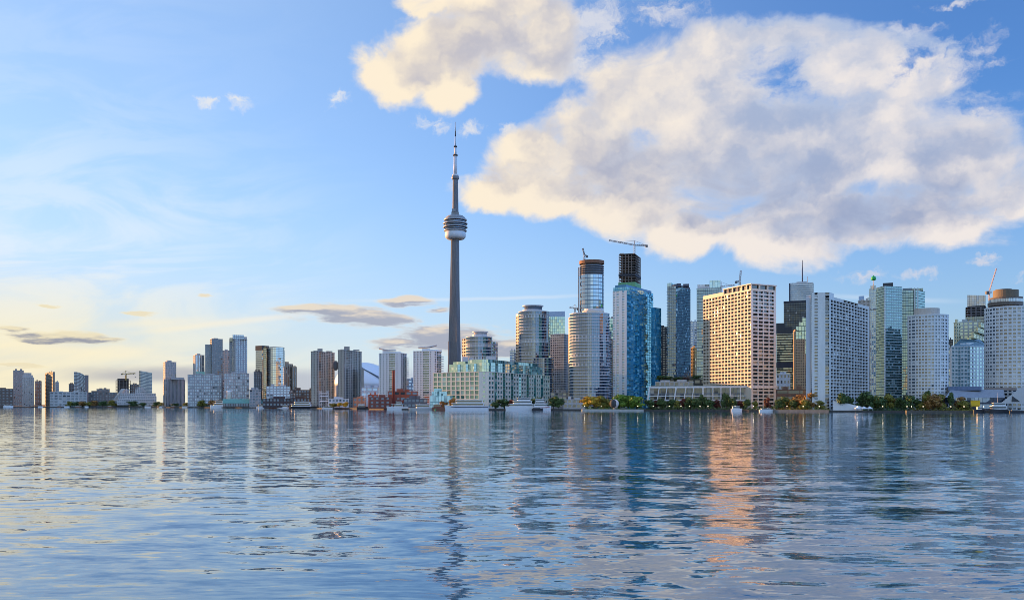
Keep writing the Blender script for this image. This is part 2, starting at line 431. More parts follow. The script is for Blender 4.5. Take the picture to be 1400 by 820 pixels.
def drum(xc, hw, Y, ratio=1.0, n=28, a0=0.0):
    c = Vector(W(xc, Y)); r = hw / F * Y
    ray = c.normalized(); tan = Vector((ray.y, -ray.x))
    out = []
    for i in range(n):
        t = -math.pi + a0 + 2 * math.pi * i / n      # starts at the left, runs past the front
        out.append(tuple(c + tan * (r * math.cos(t)) + ray * (r * ratio * math.sin(t))))
    return out
def inset(poly, d):
    n = len(poly); out = []
    for i in range(n):
        p0, p1, p2 = Vector(poly[i - 1]), Vector(poly[i]), Vector(poly[(i + 1) % n])
        e1, e2 = (p1 - p0).normalized(), (p2 - p1).normalized()
        n1, n2 = Vector((-e1.y, e1.x)), Vector((-e2.y, e2.x))
        k = 1.0 + n1.dot(n2)
        out.append(tuple(p1 + (n1 + n2) * (d / max(k, 0.25))))
    return out
def faces_us(a, b, k=-0.12):
    m = Vector(((a[0] + b[0]) / 2, (a[1] + b[1]) / 2)); e = Vector(b) - Vector(a)
    return Vector((e.y, -e.x)).normalized().dot(-m.normalized()) > k

# ---------------------------------------------------------------- facades
def frame(mb, P, Q, z0, z1, cols, nf, depth, skip=None, bottom=0.45):
    """a wall sheet with real openings and reveals; cols = [(width weight, opening share across, share up)]; returns the openings"""
    P, Q = Vector(P), Vector(Q); L = (Q - P).length; e = (Q - P) / L; inn = Vector((-e.y, e.x)) * depth
    tot = sum(c[0] for c in cols); fh = (z1 - z0) / nf; x = 0.0; wins = []
    P3 = lambda t, z, d=0.0: (P.x + e.x * t + inn.x * d, P.y + e.y * t + inn.y * d, z)
    for ci, (wt, fx, fz) in enumerate(cols):
        w = L * wt / tot; xa, xb = x + w * (1 - fx) / 2, x + w * (1 + fx) / 2; x1 = x + w
        for j in range(nf):
            za, zb = z0 + j * fh, z0 + (j + 1) * fh
            if fx <= 0 or (skip and skip(ci, j)):
                mb.face([P3(x, za), P3(x1, za), P3(x1, zb), P3(x, zb)]); continue
            ha = za + fh * (1 - fz) * bottom * 2 if bottom < 0.5 else za + fh * (1 - fz)
            hb = ha + fh * fz
            if hb > zb - 1e-6: hb = zb
            for (ua, ub) in ((x, xa), (xa, xb), (xb, x1)):
                if ub - ua < 1e-4: continue
                for (va, vb) in ((za, ha), (ha, hb), (hb, zb)):
                    if vb - va < 1e-4 or (ua == xa and va == ha): continue
                    mb.face([P3(ua, va), P3(ub, va), P3(ub, vb), P3(ua, vb)])
            mb.face([P3(xa, ha), P3(xb, ha), P3(xb, ha, 1), P3(xa, ha, 1)])
            if fz < 0.999: mb.face([P3(xa, hb, 1), P3(xb, hb, 1), P3(xb, hb), P3(xa, hb)])
            mb.face([P3(xa, ha), P3(xa, ha, 1), P3(xa, hb, 1), P3(xa, hb)])
            mb.face([P3(xb, ha, 1), P3(xb, ha), P3(xb, hb), P3(xb, hb, 1)])
            wins.append((P3((xa + xb) / 2, (ha + hb) / 2, 0.9), xb - xa, hb - ha, e))
        x = x1
    return wins
_unit = {}
def pane_mesh(mat):
    if mat.name not in _unit:
        b = MB(); b.box(-0.5, 0.5, -0.04, 0.04, -0.5, 0.5)
        b.uv = [[(0.2, 0.3), (0.8, 0.3), (0.8, 0.9), (0.2, 0.9)][:len(f)] for f in b.f]
        o = b.build('window', mat); _unit[mat.name] = o.data; bpy.data.objects.remove(o)
    return _unit[mat.name]
def windows(root, wins, mat, n, name='window'):
    o0 = root['_o']
    if n <= 0 or not wins: return
    if len(wins) > n:
        step = len(wins) / n; wins = [wins[int(i * step)] for i in range(n)]
    me = pane_mesh(mat)
    for (c, w_, h_, e) in wins:
        o = bpy.data.objects.new(name, me); COL.objects.link(o); o.parent = root
        o.location = (c[0] - o0[0], c[1] - o0[1], c[2] - o0[2]); o.scale = (w_ * 0.99, 1, h_ * 0.99)
        o.rotation_euler = (rnd.uniform(-.012, .012), 0, math.atan2(e.y, e.x) + rnd.uniform(-.012, .012))
def slab_ring(root, foot, zs, out, h, mat, name='floor_slab', edges=None):
    """one slab or balcony band per floor, copies of one mesh"""
    b = MB(); o0 = root['_o']
    if edges is None:
        b.prism(inset(foot, -out), 0, h, top=True, bottom=True)
    else:
        inn, outp = inset(foot, 0.3), inset(foot, -out)
        for i in edges:
            j = (i + 1) % len(foot)
            b.prism([outp[i], outp[j], inn[j], inn[i]], 0, h, top=True, bottom=True)
    first = None
    for z in zs:
        if first is None:
            first = b.build(name, mat, root, at=(o0[0], o0[1], 0)); o = first
        else:
            o = first.copy(); COL.objects.link(o); o.parent = root
        o.location = (0, 0, z - o0[2])
WHITE = wall((0.74, 0.74, 0.72)); CONC = wall((0.34, 0.33, 0.31)); DARK = wall((0.05, 0.055, 0.06)); ROOF = wall((0.22, 0.22, 0.22))
def tower(name, label, foot, zt, fl, cols=None, wallm=None, glassm=None, z0=GZ, cat='building', group=None, depth=0.7, win=0, slab=None,
          pent=(), parapet=1.0, uvc=3.2, roofm=None, blank=(), skip=None, edge_cols=None, crown=None, bottom=0.45, fins=None):
    root = thing(name, label, cat, (foot[0][0], foot[0][1], z0), group)
    n = len(foot); wins = []; rm = roofm or wallm or ROOF
    L = [math.hypot(foot[(i + 1) % n][0] - foot[i][0], foot[(i + 1) % n][1] - foot[i][1]) for i in range(n)]
    if cols or edge_cols:
        mb = MB()
        for i in range(n):
            a, b = foot[i], foot[(i + 1) % n]
            cc = (edge_cols or {}).get(i, cols)
            if i in blank or cc is None or not faces_us(a, b):
                mb.face([(a[0], a[1], z0), (b[0], b[1], z0), (b[0], b[1], zt), (a[0], a[1], zt)])
            else:
                wins += frame(mb, a, b, z0, zt, cc(L[i]) if callable(cc) else cc, fl, depth, skip, bottom)
        mb.build('wall', wallm, root)
        ins = depth + 0.02
    else: ins = 0.0
    if glassm is not None:
        core = MB(); ft = inset(foot, ins) if ins else foot
        uc = []
        for i in range(n):
            cc = (edge_cols or {}).get(i, cols)
            if cc: cc = cc(L[i]) if callable(cc) else cc
            uc.append((len(cc) if cc else max(1, round(L[i] / uvc)), fl))
        core.prism(ft, z0, zt - 0.05, uvc=uc)
        g = core.build('glazing', glassm, root)
        if win: g['kind'] = 'stuff'
    rb = MB(); ro = inset(foot, -0.25); ri = inset(foot, 0.5)
    rb.prism(ro, zt, zt + parapet, top=True, bottom=True)
    rb.build('parapet', rm, root)
    if not pent and n == 4 and parapet == 1.0:          # plant rooms and vents on the flat roof
        rr = random.Random(len(name) + int(zt * 10))
        c0, ex, ey = Vector(foot[0]), Vector(foot[1]) - Vector(foot[0]), Vector(foot[3]) - Vector(foot[0])
        if len(foot) == 4 and edge_cols is None:
            for k in range(2):
                u0 = rr.uniform(.12, .3) + .36 * k; u1 = u0 + rr.uniform(.14, .3); hh = rr.uniform(1.6, 4.2)
                q = MB(); q.prism([tuple(c0 + ex * a + ey * b) for a, b in ((u0, .2), (u1, .2), (u1, .6), (u0, .6))], zt + parapet - .05, zt + parapet + hh); q.build('roof_plant', rm, root)
    if win: windows(root, wins, glassm, win)
    if slab:
        fh = (zt - z0) / fl
        slab_ring(root, foot, [z0 + j * fh - slab['h'] / 2 for j in range(1, fl + (0 if parapet else 1))], slab['out'], slab['h'], slab['mat'], slab.get('name', 'floor_slab'), slab.get('edges'))
    for pt in pent:
        pf, ph, pm = pt[:3]; zb = pt[3] if len(pt) > 3 else zt + parapet
        q = MB(); q.prism(pf, zb - 0.3, ph); q.build(pt[4] if len(pt) > 4 else 'penthouse', pm, root)
    if fins:
        for (t, i, wd, pr) in fins['at']:
            a, b = Vector(foot[i]), Vector(foot[(i + 1) % n]); e = (b - a).normalized(); nn = Vector((e.y, -e.x))
            c = a.lerp(b, t); h = e * wd / 2
            q = MB(); q.prism([tuple(c - h + nn * pr), tuple(c + h + nn * pr), tuple(c + h - nn * .2), tuple(c - h - nn * .2)], z0, fins.get('z', zt), bottom=True)
            q.build('pier', fins['mat'], root)
    return root
def grid(w, fx, fz):                                # evenly spaced openings about w metres apart
    return lambda L: [(1, fx, fz)] * max(1, round(L / w))
def shrink(foot, k, shift=(0, 0)):
    c = Vector((sum(p[0] for p in foot) / len(foot), sum(p[1] for p in foot) / len(foot)))
    return [tuple(c + (Vector(p) - c) * k + Vector(shift)) for p in foot]

# ---------------------------------------------------------------- water
def water_material():
    m, t, b = mat_new('lake_water')
    g = t.new('ShaderNodeNewGeometry').outputs['Position']
    gx, gy, gz = t.sep(g)
    slope = None
    dist = t.m('SQRT', t.m('ADD', t.m('MULTIPLY', gx, gx), t.m('MULTIPLY', gy, gy)))
    wob = t.v('SCALE', t.v('SUBTRACT', t.noise(t.v('MULTIPLY', g, (0.02, 0.035, 0)), 1.0, 2.0, 0.5, color=True), (0.5, 0.5, 0.5)), scale=14.0)
    gp = t.v('ADD', g, wob)
    calm = t.noise(t.v('MULTIPLY', g, (0.006, 0.018, 0)), 1.0, 3.0, 0.55)           # gusts and slicks
    gust = t.rng(calm, 0.32, 0.66, 0.55, 1.25)
    for wx, wy, ax, ay, det in ((13.0, 6.0, 0.045, 0.055, 2.0), (4.0, 1.5, 0.075, 0.11, 2.0), (1.4, 0.55, 0.065, 0.095, 2.5), (0.4, 0.2, 0.03, 0.04, 2.0)):
        n = t.noise(t.v('DIVIDE', gp, (wx, wy, 1.0)), 1.0, det, 0.5, 0.25, color=True)
        s = t.v('MULTIPLY', t.v('SUBTRACT', n, (0.5, 0.5, 0.5)), (ax, ay, 0.0))
        if wx > 10: s = t.v('SCALE', s, scale=t.rng(dist, 40, 170, 1.9, 0.9, 'LINEAR'))          # the longer swell shows near by
        if wx < 1: s = t.v('SCALE', s, scale=0.6)
        slope = s if slope is None else t.v('ADD', slope, s)
    k = t.m('MULTIPLY', gust, t.rng(dist, 40, 700, 1.25, 0.55, 'LINEAR'))
    nrm = t.v('NORMALIZE', t.v('ADD', t.v('SCALE', slope, scale=t.m('MULTIPLY', k, 1.85)), (0, 0, 1)))
    t.put(b.inputs['Normal'], nrm)
    b.inputs['Base Color'].default_value = (0.022, 0.105, 0.18, 1)
    b.inputs['Roughness'].default_value = 0.03
    b.inputs['IOR'].default_value = 2.1
    b.inputs['Specular Tint'].default_value = (0.90, 0.98, 1.0, 1)
    return m
mb = MB()
ys = [-300, 20, 60, 120, 250, 500, 900, 1500, 2600, 5000, 12000]
for a, b_ in zip(ys, ys[1:]):
    mb.face([(-14000, a, 0), (14000, a, 0), (14000, b_, 0), (-14000, b_, 0)])
tag(mb.build('water', water_material()), kind='structure')

# ---------------------------------------------------------------- land and quay
SHORE = [(-260, 2300), (-60, 2200), (20, 2150), (180, 2050), (330, 1750), (420, 1560), (500, 1330), (560, 1190), (640, 1120), (752, 1085), (800, 1030), (880, 1000),
         (1000, 955), (1060, 915), (1100, 888), (1200, 860), (1300, 832), (1400, 795), (1520, 745), (1800, 690)]
def shore_Y(px):
    for (a, ya), (b_, yb) in zip(SHORE, SHORE[1:]):
        if a <= px <= b_: return ya + (yb - ya) * (px - a) / (b_ - a)
    return 800
gm, t, b = mat_new('ground')
g = t.new('ShaderNodeTexCoord').outputs['Object']
t.put(b.inputs['Base Color'], t.mix(t.rng(t.noise(g, 0.02, 5.0, 0.6), 0.42, 0.58), (0.06, 0.06, 0.055), (0.035, 0.05, 0.022)))
b.inputs['Roughness'].default_value = 0.9
pts = [W(*q) for q in SHORE]
poly = pts + [(9000, 1200), (9000, 9000), (-9000, 9000), (-9000, 3200)]
mb = MB(); mb.face([(x, y, GZ) for x, y in poly]); tag(mb.build('ground', gm), kind='structure')
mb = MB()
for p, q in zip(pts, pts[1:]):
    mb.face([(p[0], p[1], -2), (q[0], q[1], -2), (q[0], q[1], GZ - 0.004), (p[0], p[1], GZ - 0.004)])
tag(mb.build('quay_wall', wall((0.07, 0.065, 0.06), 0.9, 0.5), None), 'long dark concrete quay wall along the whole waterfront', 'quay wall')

# ================================================================ far left: distant blocks by the setting sun
GLB = glass((0.05, 0.07, 0.10), 0.30, (0.8, 0.9, 1.0), mull=(0.30, 0.31, 0.32), mu=0.12, mv=0.28, blinds=0.15)
GDK = glass((0.016, 0.02, 0.026), 0.10, (0.75, 0.85, 1.0), blinds=0.14, blind_c=(0.3, 0.28, 0.25), var=0.7)
GBR = glass((0.025, 0.025, 0.024), 0.10, (0.9, 0.9, 0.95), blinds=0.16, var=0.7)
BEIGE = wall((0.44, 0.41, 0.37)); GREYW = wall((0.38, 0.38, 0.39)); BROWN = wall((0.14, 0.105, 0.085)); SPECK = wall((0.36, 0.36, 0.36)); PALE = wall((0.47, 0.46, 0.44), .8, .3)
def simple(name, label, x0, x1, py, Y, fl, wm, gm_, w=4.5, fx=0.6, fz=0.55, depth_m=24, zb=GZ, win=0, cat='building', th=None, xf=None, group=None, **kw):
    ft = frontal(x0, x1, Y, depth_m) if th is None else corner(x0, xf, x1, Y, th)
    return tower(name, label, ft, Z(py, Y), fl, grid(w, fx, fz), wm, gm_, z0=zb, win=win, cat=cat, group=group, depth=0.5, **kw)
simple('harbour_shed', 'low dark brown block at the far left edge of the waterfront', -30, 18, 531.6, 2250, 6, BROWN, GDK, 9, 0.5, 0.4, 60)
simple('apartment_block', 'tall plain grey slab tower farthest left on the skyline', 18, 32.5, 506.5, 2500, 26, wall((.28,.26,.25)), GBR, 5, 0.5, 0.5)
Yb = 2400
t_ = simple('stepped_tower', 'pale beige tower with stepped curved shoulders beside the plain grey slab', 30, 46.5, 516, Yb, 20, BEIGE, GBR, 4, 0.45, 0.8)
for (a, b_, top) in ((32.5, 43, 509.5), (31, 45, 512.5)):
    q = MB(); q.prism(inset(frontal(a, b_, Yb + 3, 18), 0), Z(516, Yb), Z(top, Yb)); q.build('upper_storeys', BEIGE, t_)
simple('office_block', 'short brown-grey block right of the beige stepped tower', 47.5, 57, 521.2, 2450, 18, wall((0.2, 0.18, 0.17)), GBR, 5, 0.5, 0.5)
simple('slab_tower', 'dark greenish slab tower with a brown left edge standing alone', 61.5, 75, 508.7, 2380, 24, wall((0.15, 0.16, 0.145)), GDK, 7, 0.7, 0.35, th=62, xf=72.5)
simple('small_block', 'small pale rounded block right of the dark green slab', 75.5, 80.5, 522.5, 2500, 12, PALE, GDK, 4, 0.6, 0.5)
simple('brick_block', 'small brown block left of the dark curved-roof tower', 94, 101, 525, 2550, 12, BROWN, GDK, 5, 0.5, 0.4)
# dark tower with a curved roofline
Y = 2300
r_ = thing('curved_roof_tower', 'dark grey tower whose roofline curves down to the right', 'building', (*W(101, Y), GZ))
b = MB(); ft = frontal(101, 116, Y, 26); N = 8
for i in range(N):
    a0, a1 = i / N, (i + 1) / N
    f0, f1 = Vector(ft[0]).lerp(Vector(ft[1]), a0), Vector(ft[0]).lerp(Vector(ft[1]), a1)
    k0, k1 = Vector(ft[3]).lerp(Vector(ft[2]), a0), Vector(ft[3]).lerp(Vector(ft[2]), a1)
    z0_, z1_ = Z(508.3 + 5.0 * max(0, a0 - .15) ** 2 * 1.3, Y), Z(508.3 + 5.0 * max(0, a1 - .15) ** 2 * 1.3, Y)
    b.face([(*f0, GZ), (*f1, GZ), (*f1, z1_), (*f0, z0_)], [(i, 0), (i + 1, 0), (i + 1, 24), (i, 24)])
    b.face([(*f0, z0_), (*f1, z1_), (*k1, z1_), (*k0, z0_)])
b.face([(*ft[3], GZ), (*ft[0], GZ), (*ft[0], Z(508.3, Y)), (*ft[3], Z(508.3, Y))]); b.face([(*ft[1], GZ), (*ft[2], GZ), (*ft[2], Z(513, Y)), (*ft[1], Z(513, Y))])
b.build('glazing', glass((0.03, 0.032, 0.038), 0.18, mull=(0.10, 0.10, 0.11), mu=0.1, mv=0.35, blinds=0.1), r_)
q = MB(); q.prism(frontal(116, 121, Y + 4, 22), GZ, Z(512.5, Y)); q.build('side_wing', wall((0.16, 0.16, 0.17)), r_)
simple('waterside_apartments', 'long white mid-rise apartment block under the distant dark towers', 68, 119, 536, 2200, 5, PALE, GDK, 9, 0.7, 0.62, 40)
simple('rowhouse_block', 'low brownish building row between the white blocks on the far left', 119, 160, 536.5, 2350, 5, wall((0.2, 0.18, 0.16)), GDK, 7, 0.5, 0.5, 40)
simple('flat_block', 'flat-roofed grey-brown block behind the low brown row', 132, 150, 532, 2450, 6, wall((0.26, 0.22, 0.19)), GDK, 6, 0.5, 0.5, 40)
# concrete frame under construction
def skeleton(name, label, ft, zt, nf, m, mi, z0=GZ, ncol=5):
    r = thing(name, label, 'building', (*ft[0], z0)); fh = (zt - z0) / nf
    slab_ring(r, ft, [z0 + fh * (j + 1) for j in range(nf)], 0.3, 0.9, m)
    c = MB(); c.prism(shrink(ft, 0.8), z0, zt + fh * 0.6); c.build('core', mi, r)
    for i in range(len(ft)):
        a, b2 = Vector(ft[i]), Vector(ft[(i + 1) % len(ft)])
        if not faces_us(a, b2): continue
        for k in range(ncol):
            p = a.lerp(b2, k / (ncol - 1)); q = MB(); q.prism([(p.x - .6, p.y - .1), (p.x + .6, p.y - .1), (p.x + .6, p.y + 1), (p.x - .6, p.y + 1)], z0, zt); q.build('column', m, r)
    return r
skeleton('unfinished_block', 'open concrete frame of a half-built block under the distant left crane', frontal(158.5, 178, 2400, 30), Z(520, 2400), 8, wall((0.24, 0.2, 0.17)), wall((0.06, 0.05, 0.045)))
simple('brown_block', 'brown block between the half-built frame and the blue-grey tower', 177.5, 191, 525.5, 2420, 9, wall((0.19, 0.13, 0.1)), GDK, 6, 0.5, 0.5)
r_ = thing('glass_block', 'dark blue-grey glass tower with a slanted roof on the left', 'building', (*W(190, 2300), GZ))
b = MB(); ft = corner(190, 192, 208, 2300, 12); zz = {0: Z(506.6, 2300), 1: Z(506.8, 2300), 2: Z(508.6, 2300), 3: Z(508.5, 2300)}
b.prism(ft, GZ, 0, z1f=lambda p: zz[ft.index(p)], uvc=[(2, 24), (10, 24), (2, 24), (10, 24)])
b.build('glazing', glass((0.03, 0.05, 0.07), 0.3, mull=(0.14, 0.16, 0.18), mu=0.06, mv=0.3, blinds=0.1), r_)
# stepped white terraces
Y = 2080
r_ = thing('terraced_apartments', 'white apartment block stepping up in terraces with a sloping left side', 'building', (*W(161, Y), GZ))
for (a, b_, p0, p1) in ((160, 214, 553.5, 546), (161.5, 214, 546, 541.5), (164, 213, 541.5, 537.2), (165.5, 177, 537.2, 531), (185, 200, 537.2, 531.5), (188, 197, 531.5, 528.5)):
    q = MB(); ft = frontal(a, b_, Y + (554 - p0) * 0.9, 30); w_ = frame(q, ft[0], ft[1], Z(p0, Y), Z(p1, Y), [(1, .62, .5)] * max(3, int((b_ - a) / 3)), 2, 0.6)
    q.face([(*ft[1], Z(p0, Y)), (*ft[2], Z(p0, Y)), (*ft[2], Z(p1, Y)), (*ft[1], Z(p1, Y))]); q.face([(*ft[3], Z(p0, Y)), (*ft[0], Z(p0, Y)), (*ft[0], Z(p1, Y)), (*ft[3], Z(p1, Y))])
    q.face([(*p, Z(p1, Y)) for p in ft]); q.build('terrace_storey', PALE, r_)
    windows(r_, w_, GDK, 40)
q = MB(); ft = frontal(155, 161, Y + 6, 26)
q.face([(*ft[0], Z(546, Y)), (*ft[1], Z(546, Y)), (*W(171, Y + 6), Z(531, Y)), (*W(166, Y + 6), Z(531, Y))]); q.face([(*W(166, Y + 6), Z(531, Y)), (*W(171, Y + 6), Z(531, Y)), (*W(171, Y + 30), Z(531, Y)), (*W(166, Y + 30), Z(531, Y))])
q.prism(ft, GZ, Z(546, Y)); q.build('sloping_stair', PALE, r_)

# ================================================================ left cluster
simple('apartment_tower', 'pale grey tower in a staggered window pattern with a lower striped wing in front', 223, 241, 495, 2000, 26, SPECK, GDK, 4.2, 0.5, 0.6, win=100, th=75, xf=226, skip=lambda c, j: (c + j * 2) % 5 == 0)
r_ = simple('striped_wing', 'grey mid-rise with tall vertical stripes and rounded right end below the staggered tower', 224, 253, 518.5, 1960, 12, GREYW, GDK, 5, 0.5, 0.95, th=15, xf=227)
q = MB(); q.prism(frontal(234, 252, 1975, 20), Z(518.6, 1960), Z(515.4, 1960)); q.build('penthouse', GREYW, r_)
simple('striped_tower', 'pale and blue striped tower with a gold-lit left edge and green base', 264, 279.5, 485.5, 1960, 26, wall((0.5, 0.5, 0.48)), glass((0.05, 0.07, 0.11), 0.35, blinds=0.1), 6.5, 0.5, 0.97, th=60, xf=267)
q = MB(); q.prism(frontal(268, 280, 1900, 20), GZ, Z(508, 1900)); tag(q.build('green_annex', wall((0.22, 0.42, 0.34))), 'small green-clad block between the striped tower and the speckled slab', 'building')
Y = 1940
r_ = simple('condo_tower', 'dark grey tower with light framed crown and lower shoulder on its left', 287, 304.5, 463.5, Y, 36, wall((0.26, 0.265, 0.27)), GDK, 4, 0.7, 0.6, th=70, xf=289.5, win=100)
q = MB(); ft = frontal(280.5, 288.5, Y + 4, 20); fw = frame(q, ft[0], ft[1], GZ, Z(470.5, Y), [(1, .6, .6)] * 3, 34, .5); q.face([(*ft[3], GZ), (*ft[0], GZ), (*ft[0], Z(470.5, Y)), (*ft[3], Z(470.5, Y))]); q.face([(*p, Z(470.5, Y)) for p in ft]); q.build('shoulder_wing', wall((0.3, 0.29, 0.27)), r_)
q = MB(); q.prism(inset(ft, .55), GZ, Z(470.8, Y), top=False, uvc=[(3, 34), (4, 34), (3, 34), (4, 34)]); q.build('shoulder_glazing', GDK, r_)
simple('slim_tower', 'slim dark tower squeezed between two tall grey condo towers', 304.5, 313.5, 479.5, 2020, 32, GREYW, GDK, 4, 0.6, 0.6)
r_ = simple('condo_tower', 'tallest blue-grey tower of the left cluster with a stepped glass penthouse', 313.5, 338, 463.5, Y, 36, wall((0.33, 0.35, 0.37)), glass((0.05, 0.065, 0.085), 0.32, blinds=0.15), 4.4, 0.6, 0.62, th=32, xf=322, win=100)
q = MB(); q.prism(frontal(318, 333.5, Y + 8, 16), Z(463.5, Y), Z(457.3, Y), uvc=[(6, 2)] * 4); q.build('penthouse', GLB, r_)
q = MB(); q.prism(frontal(333.5, 337.5, Y + 9, 14), Z(463.5, Y), Z(460, Y)); q.build('roof_plant', GREYW, r_)
q = MB(); q.prism(frontal(313.8, 318, Y + 3, 8), Z(466.5, Y), Z(461.6, Y)); q.build('roof_corner', wall((0.5, 0.42, 0.25)), r_)
Y = 1880
for nm, lb, a, b_, p, xx in (('speckled_slab', 'wide speckled grey apartment slab below the dark framed tower', 256.5, 303, 512.5, 0), ('speckled_slab', 'speckled grey slab with pinkish upper floors below the tallest left tower', 306.5, 340.5, 511, 1)):
    simple(nm, lb, a, b_, p, Y - xx * 20, 11, SPECK if not xx else wall((0.44, 0.42, 0.42)), glass((0.04, 0.05, 0.06), 0.2, blinds=0.34, blind_c=(0.55, 0.55, 0.55), var=0.9), 4.6, 0.66, 0.62, win=100, group='speckled apartment slabs', skip=lambda c, j: (c * 7 + j * 13 + c * j * 3) % 4 == 0)
# silo tower and long copper-green shed
Y = 1790
r_ = thing('round_silo', 'white round tower on a square base beside the green-roofed shed', 'tower', (*W(313.5, Y), GZ))
q = MB(); c = W(313.6, Y); q.lathe(c, [(5.2, Z(551, Y)), (4.8, Z(536, Y)), (5.4, Z(535.6, Y)), (5.4, Z(534.4, Y)), (2.0, Z(533.6, Y))], 20); q.build('shaft', wall((0.72, 0.75, 0.8)), r_)
q = MB(); q.prism(frontal(308.5, 319.5, Y - 8, 14), GZ, Z(551, Y)); q.build('base', wall((0.62, 0.58, 0.54)), r_)
Y = 1745
r_ = thing('ferry_shed', 'long low shed with a rounded copper-green roof at the water', 'building', (*W(317, Y), GZ))
ft = frontal(305, 360, Y + 12, 24)
q = MB(); wz = frame(q, ft[0], ft[1], GZ, Z(551, Y), [(1, .7, .7)] * 16, 1, .6); q.face([(*ft[1], GZ), (*ft[2], GZ), (*ft[2], Z(551, Y)), (*ft[1], Z(551, Y))]); q.build('wall', wall((0.12, 0.11, 0.1)), r_)
windows(r_, wz, GDK, 16)
q = MB(); A, B2, C2, D2 = [Vector(p) for p in inset(ft, -1)]
for k in range(8):
    f0, f1 = k / 8, (k + 1) / 8; za, zb = [Z(551, Y) + (Z(545, Y) - Z(551, Y)) * math.sin(math.pi * f) for f in (f0, f1)]
    q.face([(*A.lerp(D2, f0), za), (*B2.lerp(C2, f0), za), (*B2.lerp(C2, f1), zb), (*A.lerp(D2, f1), zb)], None, True)
q.build('roof', wall((0.16, 0.36, 0.31), 0.6), r_)

# ---------------------------------------------------------------- glass pair with the gold strip
Y = 1820
GST = glass((0.05, 0.075, 0.10), 0.42, (0.85, 0.95, 1.0), mull=(0.32, 0.34, 0.34), mu=0.07, mv=0.2, blinds=0.1)
r_ = tower('glass_slab_tower', 'dark-capped glass tower with a gold reflecting strip at its edge', corner(349.5, 358, 367.5, Y, 35), Z(478, Y), 30, None, None, glass((0.04, 0.05, 0.06), 0.4, mull=(0.1, 0.11, 0.12), mu=0.06, mv=0.2, blinds=0.08))
q = MB(); q.prism(inset(corner(349.5, 358, 367.5, Y, 35), -.4), Z(478.6, Y), Z(472.2, Y)); q.build('dark_cap', DARK, r_)
q = MB(); ft = corner(349.5, 358, 367.5, Y, 35); a, b2 = Vector(ft[1]), Vector(ft[2]); n_ = Vector((b2.y - a.y, a.x - b2.x)).normalized()
simple('dark_annex', 'short dark block left of the dark-capped glass tower', 347, 357.5, 508.5, 1800, 15, wall((0.1, 0.1, 0.11)), GDK, 4, 0.6, 0.6)
simple('gold_edged_fin', 'narrow strip coloured gold like a sun reflection between the dark-capped tower and its rounded neighbour', 360, 364.5, 476, 1770, 30, wall((0.3, 0.2, 0.08)), glass((0.25, 0.15, 0.04), 0.35, (1, .8, .5), blinds=0.2), 4, 0.6, 0.7)  # gold reflection put into the colours of this strip
r_ = tower('rounded_glass_tower', 'blue-grey rounded glass tower with three stepped shoulders', drum(377, 11.5, 1790, 1.0, 20), Z(475.5, 1790), 34, None, None, GST, uvc=2.5)
q = MB(); q.prism(drum(383.5, 5.6, 1795, 1.2, 16), GZ, Z(479.5, 1795), uvc=[(1, 33)] * 16); q.build('right_shoulder', GST, r_)
q = MB(); q.prism(drum(375, 7, 1800, 1.0, 14), Z(475.6, 1790), Z(474, 1790)); q.build('penthouse', GREYW, r_)
r_ = simple('ochre_tower', 'shorter ochre and brown tower with vertical stripes right of the rounded glass one', 384, 400.5, 497.5, 1850, 24, wall((0.36, 0.27, 0.18)), GBR, 5.5, 0.5, 0.95, th=35, xf=388)
simple('ochre_wing', 'lower ochre wing on the right of the striped ochre tower', 399.5, 405.8, 502, 1865, 22, wall((0.36, 0.27, 0.18)), GBR, 5, 0.5, 0.9)
simple('pale_lowrise', 'pale glass low-rise in front of the rounded glass tower', 364, 397, 528.5, 1690, 8, wall((0.42, 0.44, 0.46)), GLB, 6, 0.72, 0.6, 20)
simple('corner_lowrise', 'grey low-rise with wide windows left of the dark-capped glass tower', 341, 357, 533, 1760, 6, GREYW, GDK, 6, 0.7, 0.6, 20)
simple('dark_lowrise', 'long dark brick low-rise in front of the two concrete twin towers', 397, 437.5, 533.5, 1640, 6, wall((0.08, 0.075, 0.075)), GDK, 5, 0.6, 0.6, 20, win=60)
simple('dark_terminal', 'long low dark shed right at the quay behind the moored ferries', 359, 438, 545, 1610, 2, wall((0.06, 0.05, 0.055)), GDK, 6, 0.6, 0.5, 16)
# twin concrete towers joined by a bridge
for lb, x0, xf, x1, pt, pe in (('left of two concrete twin towers, with dark balconies and a plain flank', 425, 433, 457.5, 480.5, (434, 441, 476)), ('right of two concrete twin towers, next to the white dome', 462, 470, 494.5, 478.6, (470.5, 478, 473))):
    Y = 1560
    r_ = tower('concrete_tower', lb, corner(x0, xf, x1, Y, 22), Z(pt, Y), 34, None, wall((0.40, 0.39, 0.35)), GBR, group='twin concrete towers',
               edge_cols={0: [(1, .5, .55)] * 4, 1: [(1.0, .55, .6), (1.6, .85, .62), (1.0, .5, .6), (1.0, .55, .6), (1.6, .85, .62), (1, .5, .6), (1.4, .85, .62), (.8, .5, .6)], 3: [(1, .5, .5)] * 4}, depth=1.0, win=100,
               pent=[(frontal(pe[0], pe[1], Y + 10, 14), Z(pe[2], Y), wall((0.3, 0.29, 0.27)))])
    for a, b_, pp in ((x0 + 3.5, pe[0], pt - 1.8), (pe[1] + 5, x1 - 3, pt - 1.2)):
        q = MB(); q.prism(frontal(a, b_, Y + 9, 10), Z(pt, Y), Z(pp, Y)); q.build('roof_plant', CONC, r_)
simple('low_concrete_wing', 'narrow lower concrete wing against the right twin tower', 494, 497.5, 505, 1580, 26, wall((0.3, 0.29, 0.27)), GBR, 4, 0.5, 0.5)
r_ = thing('sky_bridge', 'dark eight-sided glazed bridge pod joining the twin concrete towers', 'bridge', (*W(459.5, 1580), Z(499, 1580)))
